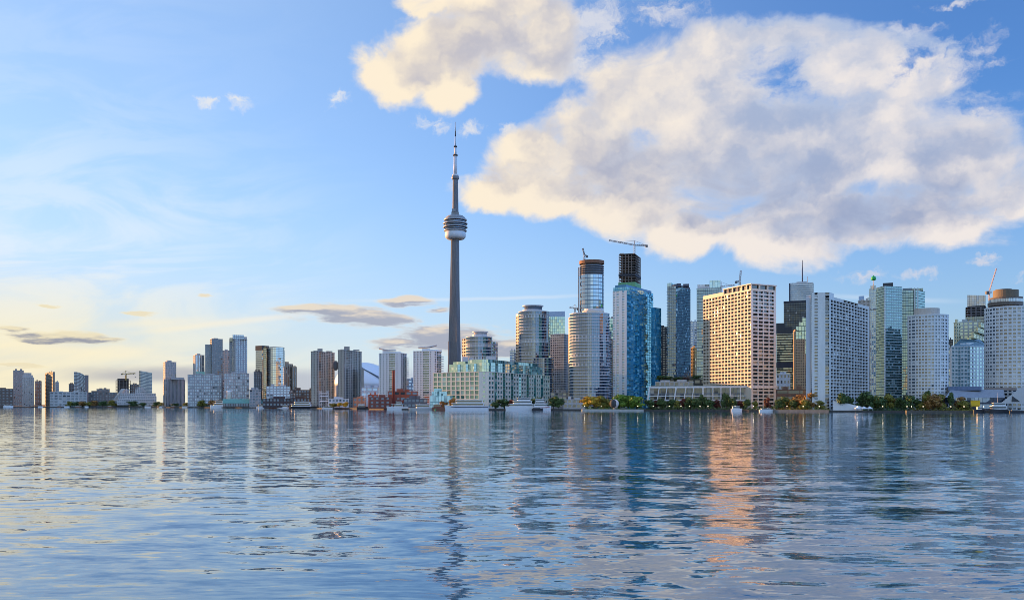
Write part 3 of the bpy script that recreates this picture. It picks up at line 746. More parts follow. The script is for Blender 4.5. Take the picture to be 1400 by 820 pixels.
q = MB(); c = W(459, 1585); q.lathe(c, [(2, Z(506, 1580)), (4.6, Z(503, 1580)), (4.6, Z(496, 1580)), (2, Z(493, 1580))], 8, False); q.build('pod', wall((0.14, 0.14, 0.15)), r_)
# white dome
Y = 1850
r_ = thing('stadium_dome', 'huge white domed stadium roof behind the twin concrete towers', 'stadium', (*W(497, Y), GZ))
c = W(497, Y + 60); q = MB(); rr = 40 / F * (Y + 60); zb, zt = Z(527, Y), Z(493.5, Y)
q.lathe(c, [(rr * math.cos(a), zb + (zt - zb) * math.sin(a)) for a in [i * math.pi / 2 / 12 for i in range(13)]], 40); q.build('roof', wall((0.82, 0.84, 0.88), 0.5, 0.05), r_)
q = MB(); q.lathe(c, [(rr * 1.02, GZ), (rr * 1.02, zb)], 40); q.build('drum_wall', wall((0.3, 0.32, 0.35)), r_)
for dz in (0.0, 0.16):
    q = MB(); prev = None
    for i in range(17):
        f = i / 16; el_ = (1.15 - dz) * (1 - f); az_ = -1.9 + 1.45 * f + dz
        p = (c[0] + rr * 1.015 * math.cos(el_) * math.cos(az_), c[1] + rr * 1.015 * math.cos(el_) * math.sin(az_), zb + (zt - zb) * 1.015 * math.sin(el_))
        if prev: q.bar(prev, p, 1.7 if dz == 0 else .9)
        prev = p
    q.build('roof_track', wall((0.10, 0.13, 0.18)), r_)
simple('exhibition_hall', 'pale grey low hall with blue band below the white dome', 494, 524, 530, 1500, 4, wall((0.5, 0.55, 0.62)), glass((0.06, 0.14, 0.25), 0.3, blinds=0.1), 9, 0.75, 0.5, 30)
simple('blue_lowrise', 'blue glass low-rise between the two white condo towers', 554, 568, 519.5, 1500, 8, wall((0.2, 0.3, 0.42)), glass((0.04, 0.1, 0.2), 0.35, blinds=0.1), 5, 0.8, 0.6, 20)

# ================================================================ middle: condo pair, warehouse, round towers, spire
CW = wall((0.70, 0.71, 0.72), 0.7, 0.08)
GCON = glass((0.025, 0.05, 0.065), 0.2, (0.75, 0.95, 1.0), mull=(0.45, 0.5, 0.52), mu=0.05, mv=0.16, blinds=0.15)
def white_condo(lb, x0, xa, xf, xr, pt, pe, Y):
    ft = corner(x0, xf, xr, Y, 20)
    zt = Z(pt, Y); nf = 24
    r = tower('white_condo_tower', lb, ft, zt, nf, None, CW, GCON, group='white condo towers', depth=1.6, win=100,
              edge_cols={0: [(1, .42, .5), (1, .42, .5), (1, .42, .5), (2.3, .92, .66), (.9, .3, .5), (.8, 0, 0)], 1: [(1, .8, .7), (1.2, .9, .8), (1, .8, .7)]})
    fh = (zt - GZ) / nf
    # curved canopy on the roof over a plant storey
    q = MB(); p2 = frontal(pe[0] + 2, pe[1] - 2, Y + 12, 16); q.prism(p2, zt, Z(pe[2] + 3.0, Y)); q.build('penthouse', CW, r)
    q = MB(); a, b2 = W(pe[0] - 3, Y + 9), W(pe[1] + 7, Y + 9); c2, d2 = W(pe[1] + 7, Y + 32), W(pe[0] - 3, Y + 32)
    N = 8
    for k in range(N):
        f0, f1 = k / N, (k + 1) / N; h = lambda f: Z(pe[2] + 0.3 + pe[3] * f + 1.2 * math.sin(math.pi * f), Y)
        L = lambda f: Vector(a).lerp(Vector(b2), f); M = lambda f: Vector(d2).lerp(Vector(c2), f)
        for dz, rev in ((0, False), (-0.9, True)):
            pts = [(*L(f0), h(f0) + dz), (*L(f1), h(f1) + dz), (*M(f1), h(f1) + dz), (*M(f0), h(f0) + dz)]
            q.face(pts[::-1] if rev else pts)
        q.face([(*L(f0), h(f0) - .9), (*L(f1), h(f1) - .9), (*L(f1), h(f1)), (*L(f0), h(f0))])
    q.build('roof_canopy', wall((0.62, 0.64, 0.66), 0.5), r)
    q = MB(); q.prism(frontal(pe[1] - 2, pe[1] + 14, Y + 14, 12), zt, Z(pt - 3.0, Y)); q.build('roof_plant', CW, r)
    # protruding balconies on the right flank
    F_, R_ = Vector(ft[1]), Vector(ft[2]); e = (R_ - F_).normalized(); n_ = Vector((e.y, -e.x)); m0 = None
    for j in range(3, nf - 1):
        if m0 is None:
            q = MB(); s0, s1 = F_.lerp(R_, .55), F_.lerp(R_, 1.0); z = GZ + fh * j
            q.prism([tuple(s0), tuple(s0 + n_ * 3), tuple(s1 + n_ * 3 + e * 2.5), tuple(s1 + e * 2.5)], 0, 1.1, bottom=True)
            m0 = q.build('balcony', wall((0.5, 0.56, 0.58), 0.3), r, at=(r['_o'][0], r['_o'][1], 0)); o = m0
        else: o = m0.copy(); COL.objects.link(o); o.parent = r
        o.location = (0, 0, GZ + fh * j - .4 - r['_o'][2])
white_condo('white condo tower directly right of the dome, canopy roof tilted up to the left', 518, 529, 548, 556, 483, (521, 534, 474.3, 2.5), 1370)
white_condo('white condo tower left of the cream warehouse, canopy roof tilted up to the right', 565, 576, 594, 603.5, 480, (575, 590, 473, -3.0), 1340)

# red brick works with its chimney
BRICK = wall((0.22, 0.075, 0.055), 0.85, 0.3)
simple('brick_works', 'red brick hall below the red chimney on the quay', 505, 548, 543.5, 1225, 3, BRICK, GDK, 7, 0.45, 0.5, 20)
simple('brick_gallery', 'red-brown brick building with a flat roof right of the chimney', 530, 571, 535.5, 1262, 3, wall((0.26, 0.08, 0.05), 0.85, 0.3), GDK, 8, 0.7, 0.45, 20)
simple('orange_pavilion', 'small orange-red pavilion at the left end of the brick hall', 503.5, 516.5, 540, 1262, 2, wall((0.42, 0.1, 0.05)), GDK, 6, 0.5, 0.5, 12)
simple('quay_pavilion', 'dark low pavilion with canopies right of the chimney at the waterside', 552, 584, 545.5, 1215, 2, wall((0.13, 0.14, 0.17)), GDK, 5, 0.7, 0.55, 12)
Y = 1215
r_ = thing('brick_chimney', 'tall slim red chimney stack rising above the brick hall', 'chimney', (*W(538, Y), GZ))
q = MB(); q.lathe(W(538, Y), [(2.1, GZ), (1.6, Z(509, Y)), (2.0, Z(508.6, Y)), (2.0, Z(506.4, Y)), (1.2, Z(506.3, Y))], 20); q.build('shaft', wall((0.27, 0.055, 0.04), 0.8, 0.15), r_)
q = MB(); q.lathe(W(538, Y), [(1.1, Z(506.6, Y)), (1.1, Z(505.8, Y))], 16); q.build('rim', DARK, r_)
# white gantry on the quay
Y = 1500
r_ = thing('steel_gantry', 'white steel double-tower gantry standing on the quay among ferries', 'gantry', (*W(443, Y), GZ))
for x0 in (437.2, 446.8):
    q = MB(); z1 = Z(533.6, Y)
    for dx in (0, 2.0):
        for dy in (0, 4): q.bar((*W(x0 + dx, Y + dy), GZ), (*W(x0 + dx, Y + dy), z1), 0.55)
    for k in range(4):
        z = GZ + (z1 - GZ) * (k + 1) / 4
        q.bar((*W(x0, Y), z - .2), (*W(x0 + 2, Y), z - .2), .4); q.bar((*W(x0, Y), z - 5), (*W(x0 + 2, Y), z - .2), .3)
    q.build('tower_leg', wall((0.8, 0.82, 0.85), 0.5, 0.05), r_)
for pz in (548.5, 541.5, 538):
    q = MB(); q.box(W(437.5, Y)[0], W(448.5, Y)[0], Y + .5, Y + 3.5, Z(pz, Y), Z(pz, Y) + 1.0); q.build('cross_beam', wall((0.8, 0.82, 0.85), 0.5, 0.05), r_)
simple('white_shed', 'white low shed with sloping roof line right of the gantry', 449, 477, 545.5, 1490, 2, wall((0.6, 0.62, 0.65)), GDK, 6, 0.6, 0.5, 12)
simple('terracotta_shed', 'low terracotta-roofed shed on the quay below the right twin tower', 483, 500, 544.5, 1440, 2, wall((0.42, 0.2, 0.13)), GDK, 6, 0.5, 0.5, 12)

# ---------------------------------------------------------------- cream warehouse with the green glass top
CREAM = wall((0.74, 0.69, 0.58), 0.8, 0.08); TEAL = wall((0.10, 0.30, 0.27), 0.6)
GTL = glass((0.03, 0.11, 0.10), 0.2, (0.72, 1.0, 0.95), blinds=0.18, blind_c=(0.35, 0.5, 0.45), var=0.6)
GTOP = glass((0.07, 0.17, 0.17), 0.3, (0.78, 1.0, 0.98), mull=(0.24, 0.40, 0.38), mu=0.07, mv=0.12, blinds=0.2, blind_c=(0.4, 0.55, 0.5))
fc = [W(592, 1207), W(655, 1160), W(668, 1160), W(752, 1330)]
back = tuple(Vector(fc[0]) + Vector(fc[3]) - Vector(W(661, 1150)))
FT = [fc[0], fc[1], fc[2], fc[3], back]
zt = Z(508.5, 1160); bay = []
for k in range(8): bay += [(1.05, .6, .58), (1.05, .6, .58), (1.05, .92, .97)]
bay = bay[:-1] + [(1.05, .6, .58)]
r_ = tower('warehouse_block', 'broad cream warehouse block with a setback green glass top', FT, zt, 8, None, CREAM, GTL, cat='warehouse', depth=0.9, win=100,
           edge_cols={0: [(1, .74, .78)] * 10, 1: [(.6, 0, 0), (1, .5, .4), (.6, 0, 0)], 2: bay}, parapet=0.8, roofm=CREAM)
# glass upper storeys, two steps
up = [tuple(Vector(fc[0]).lerp(back, .12) + Vector((9, 4))), tuple(Vector(fc[1]) + Vector((3, 14))), tuple(Vector(fc[2]) + Vector((0, 14))), tuple(Vector(fc[3]) + Vector((-9, -2)) * 1.3), tuple(Vector(back) + Vector((0, -8)))]
z1 = Z(495.0, 1160)
q = MB(); q.prism(up, zt + .8, z1, uvc=[(14, 3), (3, 3), (26, 3), (10, 3), (10, 3)]); q.build('glass_storeys', GTOP, r_)
up2 = [tuple(Vector(up[0]).lerp(Vector(up[1]), .55)), up[1], up[2], tuple(Vector(up[3]) + Vector((-6, -14))), tuple(Vector(up[4]) + Vector((8, 0)))]
up2 = inset(up2, 1.5); z2 = Z(490.2, 1160)
q = MB(); q.prism(up2, z1, z2, uvc=[(7, 1), (3, 1), (26, 1), (10, 1), (10, 1)]); q.build('roof_storey', GTOP, r_)
q = MB(); a = [Vector(p) for p in up]; q.prism([tuple(a[0].lerp(a[1], .05) + Vector((3, 6))), tuple(a[0].lerp(a[1], .5) + Vector((0, 6))), tuple(a[0].lerp(a[1], .5) + Vector((6, 22))), tuple(a[0].lerp(a[1], .05) + Vector((9, 22)))], z1, Z(491.2, 1160), uvc=[(7, 1)] * 4); q.build('roof_pavilion', GTOP, r_)
e = (a[3] - a[2]).normalized(); n_ = Vector((e.y, -e.x)); Lr = (a[3] - a[2]).length; m0 = None
for k in range(8):                                   # angled glass bays over the long side
    if m0 is None:
        q = MB(); w2 = Lr / 8 * .52
        q.prism([(0, 0), tuple(e * w2 * .45 + n_ * 4.2), tuple(e * w2 + n_ * .6), tuple(e * w2 - n_ * .2), tuple(-n_ * .2)], 0, z1 - zt - .8, bottom=True, uvc=[(2, 3), (2, 3), (1, 3), (2, 3), (1, 3)])
        m0 = q.build('glass_bay', GTOP, r_, at=(0, 0, 0)); o = m0
    else: o = m0.copy(); COL.objects.link(o); o.parent = r_
    p = a[2] + e * (Lr * (k + .25) / 8); o.location = (p.x - r_['_o'][0], p.y - r_['_o'][1], zt + .81 - r_['_o'][2])
for k, j in ((0, .2), (1, .45), (2, .7)):
    q = MB(); b0 = a[0].lerp(a[1], j); e2 = (a[1] - a[0]).normalized(); n2 = Vector((e2.y, -e2.x))
    q.prism([tuple(b0), tuple(b0 + e2 * 3 + n2 * 3), tuple(b0 + e2 * 9 + n2 * 3), tuple(b0 + e2 * 11)], zt + .81, z1 - 1, bottom=True, uvc=[(1, 3), (3, 3), (1, 3), (3, 3)]); q.build('glass_bay', GTOP, r_)
# slim teal bay windows in the cream wall of the long side
e = (Vector(fc[3]) - Vector(fc[2])).normalized(); n_ = Vector((e.y, -e.x)); Lr = (Vector(fc[3]) - Vector(fc[2])).length; m0 = None
for k in range(7):
    if m0 is None:
        q = MB(); w2 = Lr / 24 * .85
        q.prism([(0, 0), tuple(e * w2 * .5 + n_ * 1.6), tuple(e * w2), tuple(e * w2 - n_ * .3), tuple(-n_ * .3)], Z(541, 1160), Z(513, 1160), bottom=True, uvc=[(1, 6)] * 5)
        m0 = q.build('bay_window', glass((0.02, 0.09, 0.085), 0.25, (.7, 1, .95), mull=(0.08, 0.26, 0.23), mu=.1, mv=.2, blinds=.1), r_, at=(0, 0, 0)); o = m0
    else: o = m0.copy(); COL.objects.link(o); o.parent = r_
    p = Vector(fc[2]) + e * (Lr * (3 * k + 2.05) / 24); o.location = (p.x - r_['_o'][0], p.y - r_['_o'][1], -r_['_o'][2])
for (x0, x1, p1, dy) in ((632, 640, 487.5, 40), (641, 646, 489, 50), (664, 678, 486.5, 60)):
    q = MB(); q.prism(frontal(x0, x1, 1180 + dy, 9), z1, Z(p1, 1180 + dy)); q.build('roof_plant', wall((0.55, 0.5, 0.5)), r_)
# green glass pavilion at the warehouse's foot
Y = 1140
r_ = thing('glass_pavilion', 'small stepped green glass pavilion at the left foot of the cream warehouse', 'building', (*W(588, 1165), GZ))
for nm, x0, x1, yy, p0, p1 in (('lower_storey', 588, 619, 1168, None, 541), ('upper_storey', 590, 611, 1172, 541, 535), ('roof_storey', 593, 604, 1176, 535, 531.2)):
    q = MB(); q.prism(frontal(x0, x1, yy, 14), GZ if p0 is None else Z(p0, yy), Z(p1, yy), uvc=[(8, 2), (4, 2), (8, 2), (4, 2)]); q.build(nm, GTOP, r_)

# ---------------------------------------------------------------- round towers
BAND = wall((0.56, 0.56, 0.58), 0.6, 0.08); TAN = wall((0.68, 0.56, 0.42), 0.7, 0.08)  # TAN is a sunlit copy of BAND, warm light put into its colour
GRD = glass((0.010, 0.026, 0.06), 0.15, (0.75, 0.88, 1.0), mull=(0.13, 0.16, 0.21), mu=0.06, mv=0.0, blinds=0.2, blind_c=(0.4, 0.4, 0.42))
def round_tower(name, lb, xc, hw, pt, Y, nf, pents, band=BAND, gl=GRD, ratio=.8, out=0.7, group=None, bh=1.0, n=30):
    return tower(name, lb, drum(xc, hw, Y, ratio, n), Z(pt, Y), nf, None, band, gl, slab=dict(out=out, h=bh, mat=band, name='balcony_band'), uvc=3.0, group=group,
                 pent=[(drum(a, b_, Y + dy, .8, 20), Z(p, Y), m_) for a, b_, p, dy, m_ in pents])
# behind the warehouse
Y = 1500
r_ = round_tower('round_tower', 'rounded tower with blue-grey bands standing behind the cream warehouse, right of the spire', 655, 18, 461.5, Y, 22, [(656, 10, 457, 4, BAND), (657, 9, 453.6, 4, GREYW)])
q = MB(); q.prism(inset(drum(656.5, 10.5, Y + 4, .8, 20), -.6), Z(454.2, Y), Z(453, Y), bottom=True); q.build('roof_disc', BAND, r_)
q = MB(); q.prism(drum(671, 9.5, Y + 14, .9, 20), GZ, Z(467, Y), uvc=[(2, 20)] * 20); q.build('side_wing', glass((0.06, 0.045, 0.06), 0.2, mull=(0.35, 0.33, 0.36), mu=0.06, mv=0.4, blinds=0.1), r_)
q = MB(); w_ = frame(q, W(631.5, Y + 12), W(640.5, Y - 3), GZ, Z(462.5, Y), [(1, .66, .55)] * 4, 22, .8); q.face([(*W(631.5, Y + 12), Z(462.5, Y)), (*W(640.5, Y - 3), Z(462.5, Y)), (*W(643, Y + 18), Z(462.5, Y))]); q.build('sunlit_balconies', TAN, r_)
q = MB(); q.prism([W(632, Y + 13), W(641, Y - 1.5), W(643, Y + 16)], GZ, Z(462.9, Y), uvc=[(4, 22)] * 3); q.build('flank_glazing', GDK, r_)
# the tall round one
Y = 1480
r_ = round_tower('round_tower', 'tall round banded tower directly right of the warehouse, disc-shaped cap on top', 730, 21, 427, Y, 31, [(728, 13.5, 423, 6, BAND), (729, 12, 418.6, 6, GRD)])
q = MB(); q.prism(drum(728.5, 14.5, Y + 6, .8, 24), Z(418.6, Y), Z(417.2, Y), bottom=True); q.build('roof_disc', BAND, r_)
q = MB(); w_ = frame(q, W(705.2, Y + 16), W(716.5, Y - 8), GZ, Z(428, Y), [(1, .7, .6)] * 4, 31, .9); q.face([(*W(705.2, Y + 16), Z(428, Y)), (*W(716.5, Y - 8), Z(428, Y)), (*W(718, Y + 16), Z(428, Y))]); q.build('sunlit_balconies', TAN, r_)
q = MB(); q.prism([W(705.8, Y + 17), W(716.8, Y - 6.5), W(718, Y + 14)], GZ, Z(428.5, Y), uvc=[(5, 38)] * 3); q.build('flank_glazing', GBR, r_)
round_tower('balconied_annex', 'lower curved banded annex at the right foot of the tall round tower', 743, 13.5, 490, 1440, 20, [], band=wall((0.45, 0.46, 0.5)))
# lower and wider one
Y = 1170
r_ = round_tower('round_tower', 'wide round banded tower with a gold sunlit left side in front of the unfinished one', 806, 27, 430, Y, 31, [(811, 15, 424.5, 8, wall((0.6, 0.52, 0.42))), (812, 13, 421.5, 8, BAND)])
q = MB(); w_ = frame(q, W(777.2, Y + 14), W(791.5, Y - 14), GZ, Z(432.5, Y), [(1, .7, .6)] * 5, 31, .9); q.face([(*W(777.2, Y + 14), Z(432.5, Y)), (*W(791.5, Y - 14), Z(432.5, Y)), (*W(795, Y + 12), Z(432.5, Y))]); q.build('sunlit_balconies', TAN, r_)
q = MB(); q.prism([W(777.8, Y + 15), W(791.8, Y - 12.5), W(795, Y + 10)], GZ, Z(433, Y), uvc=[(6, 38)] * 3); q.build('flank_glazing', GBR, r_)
q = MB(); q.prism(drum(790, 5, Y + 4, .8, 12), Z(432, Y), Z(429, Y)); q.build('roof_plant', BROWN, r_)
r_ = thing('stacked_balconies', 'column of dark balconies at the right side of the wide round tower', 'building', (*W(833, Y + 22), GZ))
q = MB(); q.prism(drum(826, 9, Y + 26, 1, 16), GZ, Z(452, Y), uvc=[(1, 34)] * 16); q.build('glazing', GDK, r_)
fh = (Z(452, Y) - GZ) / 33
slab_ring(r_, drum(826.5, 8.5, Y + 24, 1, 16), [GZ + fh * j for j in range(1, 34)], 1.4, .9, wall((0.36, 0.38, 0.42)), 'balcony')
# unfinished round tower
Y = 1420
r_ = tower('unfinished_tower', 'slender round glass tower with a rust-coloured unfinished top and builder hoist', drum(809, 16.3, Y, .9, 26), Z(377, Y), 36, None, BAND, glass((0.03, 0.06, 0.11), 0.38, (0.7, 0.86, 1.0), mull=(0.16, 0.2, 0.26), mu=0.05, mv=0.2, blinds=0.1), parapet=.2, uvc=3.2)
fh = 3.4; z0_ = Z(377, Y)
q = MB(); q.prism(drum(809, 14, Y, .9, 20), z0_, Z(360, Y)); q.build('open_floors', wall((0.10, 0.09, 0.09)), r_)
slab_ring(r_, drum(809, 16.3, Y, .9, 26), [z0_ + .3 + fh * j for j in range(5)], .4, 1.3, wall((0.2, 0.22, 0.27)))
q = MB(); q.prism(drum(809, 17, Y, .9, 26), Z(361.5, Y), Z(357, Y)); q.build('rust_formwork', wall((0.22, 0.10, 0.06)), r_)
q = MB(); x, y = W(791.3, Y - 4); q.box(x - 1, x + 1, y - 1, y + 1, GZ, Z(366, Y)); q.build('hoist_mast', wall((0.3, 0.3, 0.32)), r_)
# further behind
r_ = thing('slant_roof_tower', 'green glass tower with a slanted wedge roof behind the tall round tower', 'building', (*W(747, 1760), GZ))
Y = 1760; ft = frontal(747, 772.5, Y, 30); GSL = glass((0.05, 0.13, 0.13), 0.34, (0.75, 1.0, 0.95), mull=(0.14, 0.24, 0.24), mu=.07, mv=.2, blinds=.1)
q = MB(); q.prism(ft, GZ, Z(433, Y), uvc=[(9, 30), (8, 30), (9, 30), (8, 30)]); q.build('glazing', GSL, r_)
q = MB(); q.face([(*ft[0], Z(433, Y)), (*ft[1], Z(433, Y)), (*ft[1], Z(424.5, Y)), (*W(767, Y), Z(433.0, Y) + 1)]); 
zA, zB, zC = Z(433, Y) + .01, Z(423.2, Y), Z(424, Y)
q = MB(); q.face([(*ft[0], zA), (*ft[1], zA), (*ft[2], zB), (*ft[3], zC)]); q.face([(*ft[1], zA), (*ft[2], zA), (*ft[2], zB)]); q.face([(*ft[0], zA), (*ft[3], zC), (*ft[3], zA)]); q.face([(*ft[2], zA), (*ft[3], zA), (*ft[3], zC), (*ft[2], zB)]); q.build('wedge_roof', wall((0.34, 0.38, 0.42), 0.4), r_)
simple('grey_block', 'small pale blue-grey block peeking out left of the tall round tower', 697, 706, 479.5, 1850, 22, wall((0.36, 0.4, 0.45)), GLB, 5, .6, .5)
r_ = simple('two_tone_tower', 'dark tower with pale grid face and black right flank between two round towers', 752.5, 777.5, 457, 1540, 30, wall((0.5, 0.52, 0.54)), GDK, 4.2, .62, .62, th=35, xf=771, win=100, pent=[(frontal(757, 772, 1555, 12), Z(455.2, 1540), wall((0.6, 0.6, 0.6)))])
q = MB(); q.prism(inset(corner(770.6, 771, 778, 1541, 35), -.3), GZ, Z(459, 1540)); q.build('dark_flank', wall((0.045, 0.05, 0.06)), r_)
simple('teal_block', 'pale green glass tower squeezed between the wide round tower and the bright blue one', 829, 842, 435.5, 1560, 30, None, GSL, parapet=.5) if False else tower('teal_block', 'pale green glass tower squeezed between the wide round tower and the bright blue one', frontal(828, 843, 1560, 26), Z(435.5, 1560), 30, None, None, GSL)
simple('brown_block', 'narrow brown block below the pale green glass tower', 832, 841, 466, 1500, 24, wall((0.22, 0.17, 0.14)), GDK, 4, .6, .6)
simple('quay_lowrise', 'low grey building with a brown roof between the warehouse and the wide round tower', 753, 780, 537, 1190, 4, wall((0.34, 0.3, 0.29)), GDK, 5, .7, .5, 16)
simple('quay_arcade', 'low pale arcade at the foot of the wide round tower', 770, 800, 546.5, 1100, 2, wall((0.5, 0.5, 0.5)), GDK, 6, .7, .6, 12)

# ---------------------------------------------------------------- the spire
Y = 1690.0; c = W(622.6, Y); M_ = Y / F
SP = wall((0.16, 0.165, 0.18), 0.85, 0.32); SPW = wall((0.62, 0.64, 0.68), 0.6, 0.05)
r_ = thing('observation_tower', 'very tall concrete needle tower with a round observation pod and antenna', 'tower', (*c, GZ))
zb = lambda py: Z(py, Y)
q = MB(); levels = []
def star(z, core, arm, aw):
    pts = []
    for k in range(3):
        a = R(-62 + 120 * k); d = Vector((math.cos(a), math.sin(a))); p = Vector((-d.y, d.x))
        mid = R(-62 + 120 * k + 60); dm = Vector((math.cos(mid), math.sin(mid)))
        pm = Vector((-dm.y, dm.x))
        pts += [d * arm - p * aw, d * arm + p * aw, dm * core - pm * core * .35, dm * core + pm * core * .35]
    return [(c[0] + v.x, c[1] + v.y, z) for v in pts]
prev = None
for i in range(25):
    f = i / 24; z = GZ + (zb(322) - GZ) * f
    arm = 8.3 + 8.5 * (1 - f) ** 1.25 + 9.0 * max(0, .22 - f) ** 1.4; core = 7.0 + 2.5 * (1 - f)
    s_ = star(z, core, arm, 2.3 + .8 * (1 - f))
    if prev:
        for k in range(len(s_)):
            j = (k + 1) % len(s_); q.face([prev[k], prev[j], s_[j], s_[k]])
    prev = s_
q.face(prev); q.build('shaft', SP, r_)
q = MB(); q.lathe(c, [(8, zb(327.5)), (16.5, zb(326.8)), (19.6, zb(324.5)), (20.2, zb(321)), (19.4, zb(317.5)), (17, zb(315.6)), (12, zb(315.2))], 48); q.build('radome', SPW, r_)
GP = glass((0.012, 0.014, 0.018), 0.2, blinds=0.0)
for k, (pa, pb, ra, rb) in enumerate(((315.6, 311.4, 21.6, 22.6), (310.2, 306.6, 22.8, 22.6), (305.4, 301.8, 22.2, 21.4))):
    q = MB(); q.lathe(c, [(ra - 1.6, zb(pa)), (rb - 1.4, zb(pb))], 48); q.build('window_band', GP, r_)
for pa, pb, ra in ((311.6, 310.2, 23.4), (306.8, 305.2, 23.4), (301.9, 299.9, 22.0), (316.4, 315.2, 22.0)):
    q = MB(); q.lathe(c, [(ra - 1, zb(pa)), (ra, zb(pa) + .3), (ra, zb(pb) - .3), (ra - 1, zb(pb))], 48); q.build('deck_ring', wall((0.42, 0.43, 0.46), 0.5, .05), r_)
q = MB(); q.lathe(c, [(21, zb(300)), (18, zb(297.2)), (15.6, zb(296.6)), (15.2, zb(295.6)), (7, zb(295.2))], 40); q.build('pod_roof', wall((0.3, 0.3, 0.31)), r_)
q = MB(); q.box(c[0] - 7.4, c[0] + 6.6, c[1] - 6, c[1] + 6, zb(296), zb(290.5)); q.box(c[0] - 6.4, c[0] + 1, c[1] - 7, c[1] + 5, zb(290.5), zb(286.5)); q.build('plant_block', wall((0.27, 0.27, 0.27)), r_)
q = MB(); q.lathe(c, [(6.2, zb(296)), (5.9, zb(288)), (5.3, zb(262)), (4.9, zb(244))], 12, False); q.build('upper_shaft', SP, r_)
q = MB(); q.lathe(c, [(5, zb(246.2)), (7.2, zb(244.8)), (7.3, zb(242.4)), (6.6, zb(241.2)), (4.6, zb(240.4))], 32); q.build('upper_pod', wall((0.2, 0.2, 0.22), .5), r_)
q = MB(); q.lathe(c, [(6.4, zb(241.3)), (6.0, zb(239.2)), (3.8, zb(238.9))], 28); q.build('upper_pod_roof', SPW, r_)
am = wall((0.6, 0.62, 0.66), .5, .05); dk = wall((0.06, 0.05, 0.05))
for pa, pb, ra, rb, m_ in ((240, 213, 3.5, 3.1, am), (212.6, 201, 2.3, 2.0, am), (200.4, 187, 1.3, 1.1, am), (187, 180, 1.1, .9, dk), (180, 167.2, .95, .8, am)):
    q = MB(); q.tube((*c, zb(pa)), (*c, zb(pb)), ra, rb, 10); q.build('antenna_mast', m_, r_)
for p_, rr_ in ((212.6, 4.4), (200.8, 3.4)):
    q = MB(); q.lathe(c, [(rr_, zb(p_) - 1), (rr_, zb(p_) + 1.2)], 16); q.build('antenna_collar', dk, r_)
q = MB(); q.prism(corner(614.5, 617, 634, Y - 14, 30), GZ, Z(466, Y)) if False else q.tube((c[0] - 11.5, c[1] - 3, GZ), (c[0] - 11.5, c[1] - 3, zb(467)), 2.6, 2.6, 8); q.build('lift_shaft', SP, r_)

# ================================================================ right: bright blue tower to the edge of the frame
# blue glass tower with its white flank
Y = 1250
GBL = glass((0.018, 0.16, 0.29), 0.3, (0.45, 0.85, 1.0), mull=(0.03, 0.22, 0.36), mu=0.06, mv=0.16, blinds=0.2, blind_c=(0.22, 0.5, 0.62), var=0.6)
ft = corner(838.5, 857, 893, Y, 33); zt = Z(392, Y)
r_ = tower('blue_glass_tower', 'bright blue glass tower with a white left flank and stepped right shoulder', ft, zt, 46, None, wall((0.70, 0.74, 0.77), .7, .06), GBL, depth=1.0, win=100,
           edge_cols={0: [(.8, .5, .5), (1, .6, .55), (.7, .4, .5), (1, .7, .6)], 1: None}, blank=(), parapet=.8, roofm=wall((0.05, 0.25, 0.42), .4)) if False else None
r_ = thing('blue_glass_tower', 'bright blue glass tower with a white left flank and stepped right shoulder', 'building', (*ft[1], GZ))
q = MB(); q.prism(ft, GZ, zt, uvc=[(6, 46), (13, 46), (6, 46), (13, 46)]); q.build('glazing', GBL, r_)
q = MB(); L_, F_ = Vector(ft[0]), Vector(ft[1]); e = (F_ - L_).normalized(); n_ = Vector((e.y, -e.x)); A = L_ + n_ * .9 - e * .5; B2 = F_ + n_ * .9 + e * .2
wz = frame(q, tuple(A), tuple(B2), GZ, Z(397, Y), [(1.0, .62, .55), (1.3, .6, .5), (.6, 0, 0), (1.3, .55, .55), (.5, 0, 0)], 45, .85)
q.face([(*A, Z(397, Y)), (*B2, Z(397, Y)), (*(B2 - n_ * .9), Z(397, Y)), (*(A - n_ * .9), Z(397, Y))])
q.build('white_flank', wall((0.72, 0.75, 0.78), .7, .06), r_); windows(r_, wz, glass((0.05, 0.12, 0.18), .3, (.8, .95, 1), blinds=.3), 100)
fh = (zt - GZ) / 46
F_, R_ = Vector(ft[1]), Vector(ft[2]); e = (R_ - F_).normalized(); n_ = Vector((e.y, -e.x))
for (t0, t1) in ((.02, .12), (.3, .42), (.62, .74), (.86, .98)):                # stacked balconies
    m0 = None
    for j in range(2, 45):
        if m0 is None:
            q = MB(); a, b2 = F_.lerp(R_, t0), F_.lerp(R_, t1); q.prism([tuple(a), tuple(a + n_ * 1.5), tuple(b2 + n_ * 1.5), tuple(b2)], 0, 1.15, bottom=True)
            m0 = q.build('balcony', glass((0.02, 0.2, 0.32), .35, (.55, .9, 1), blinds=0, var=.2), r_, at=(r_['_o'][0], r_['_o'][1], 0)); o = m0
        elif j % 2 == 0 and t0 in (.3, .86) or j % 2 and t0 in (.02, .62): o = m0.copy(); COL.objects.link(o); o.parent = r_
        else: continue
        o.location = (0, 0, GZ + fh * j - r_['_o'][2])
q = MB(); q.prism(inset(ft, 2), zt, Z(388.5, Y), uvc=[(6, 2), (13, 2), (6, 2), (13, 2)]); q.build('roof_storey', wall((0.04, 0.22, 0.38), .4), r_)
f2 = corner(890.5, 893.5, 904, Y + 40, 50)
q = MB(); q.prism(f2, GZ, Z(416, Y), uvc=[(2, 42), (6, 42), (2, 42), (6, 42)]); q.build('right_shoulder', GBL, r_)
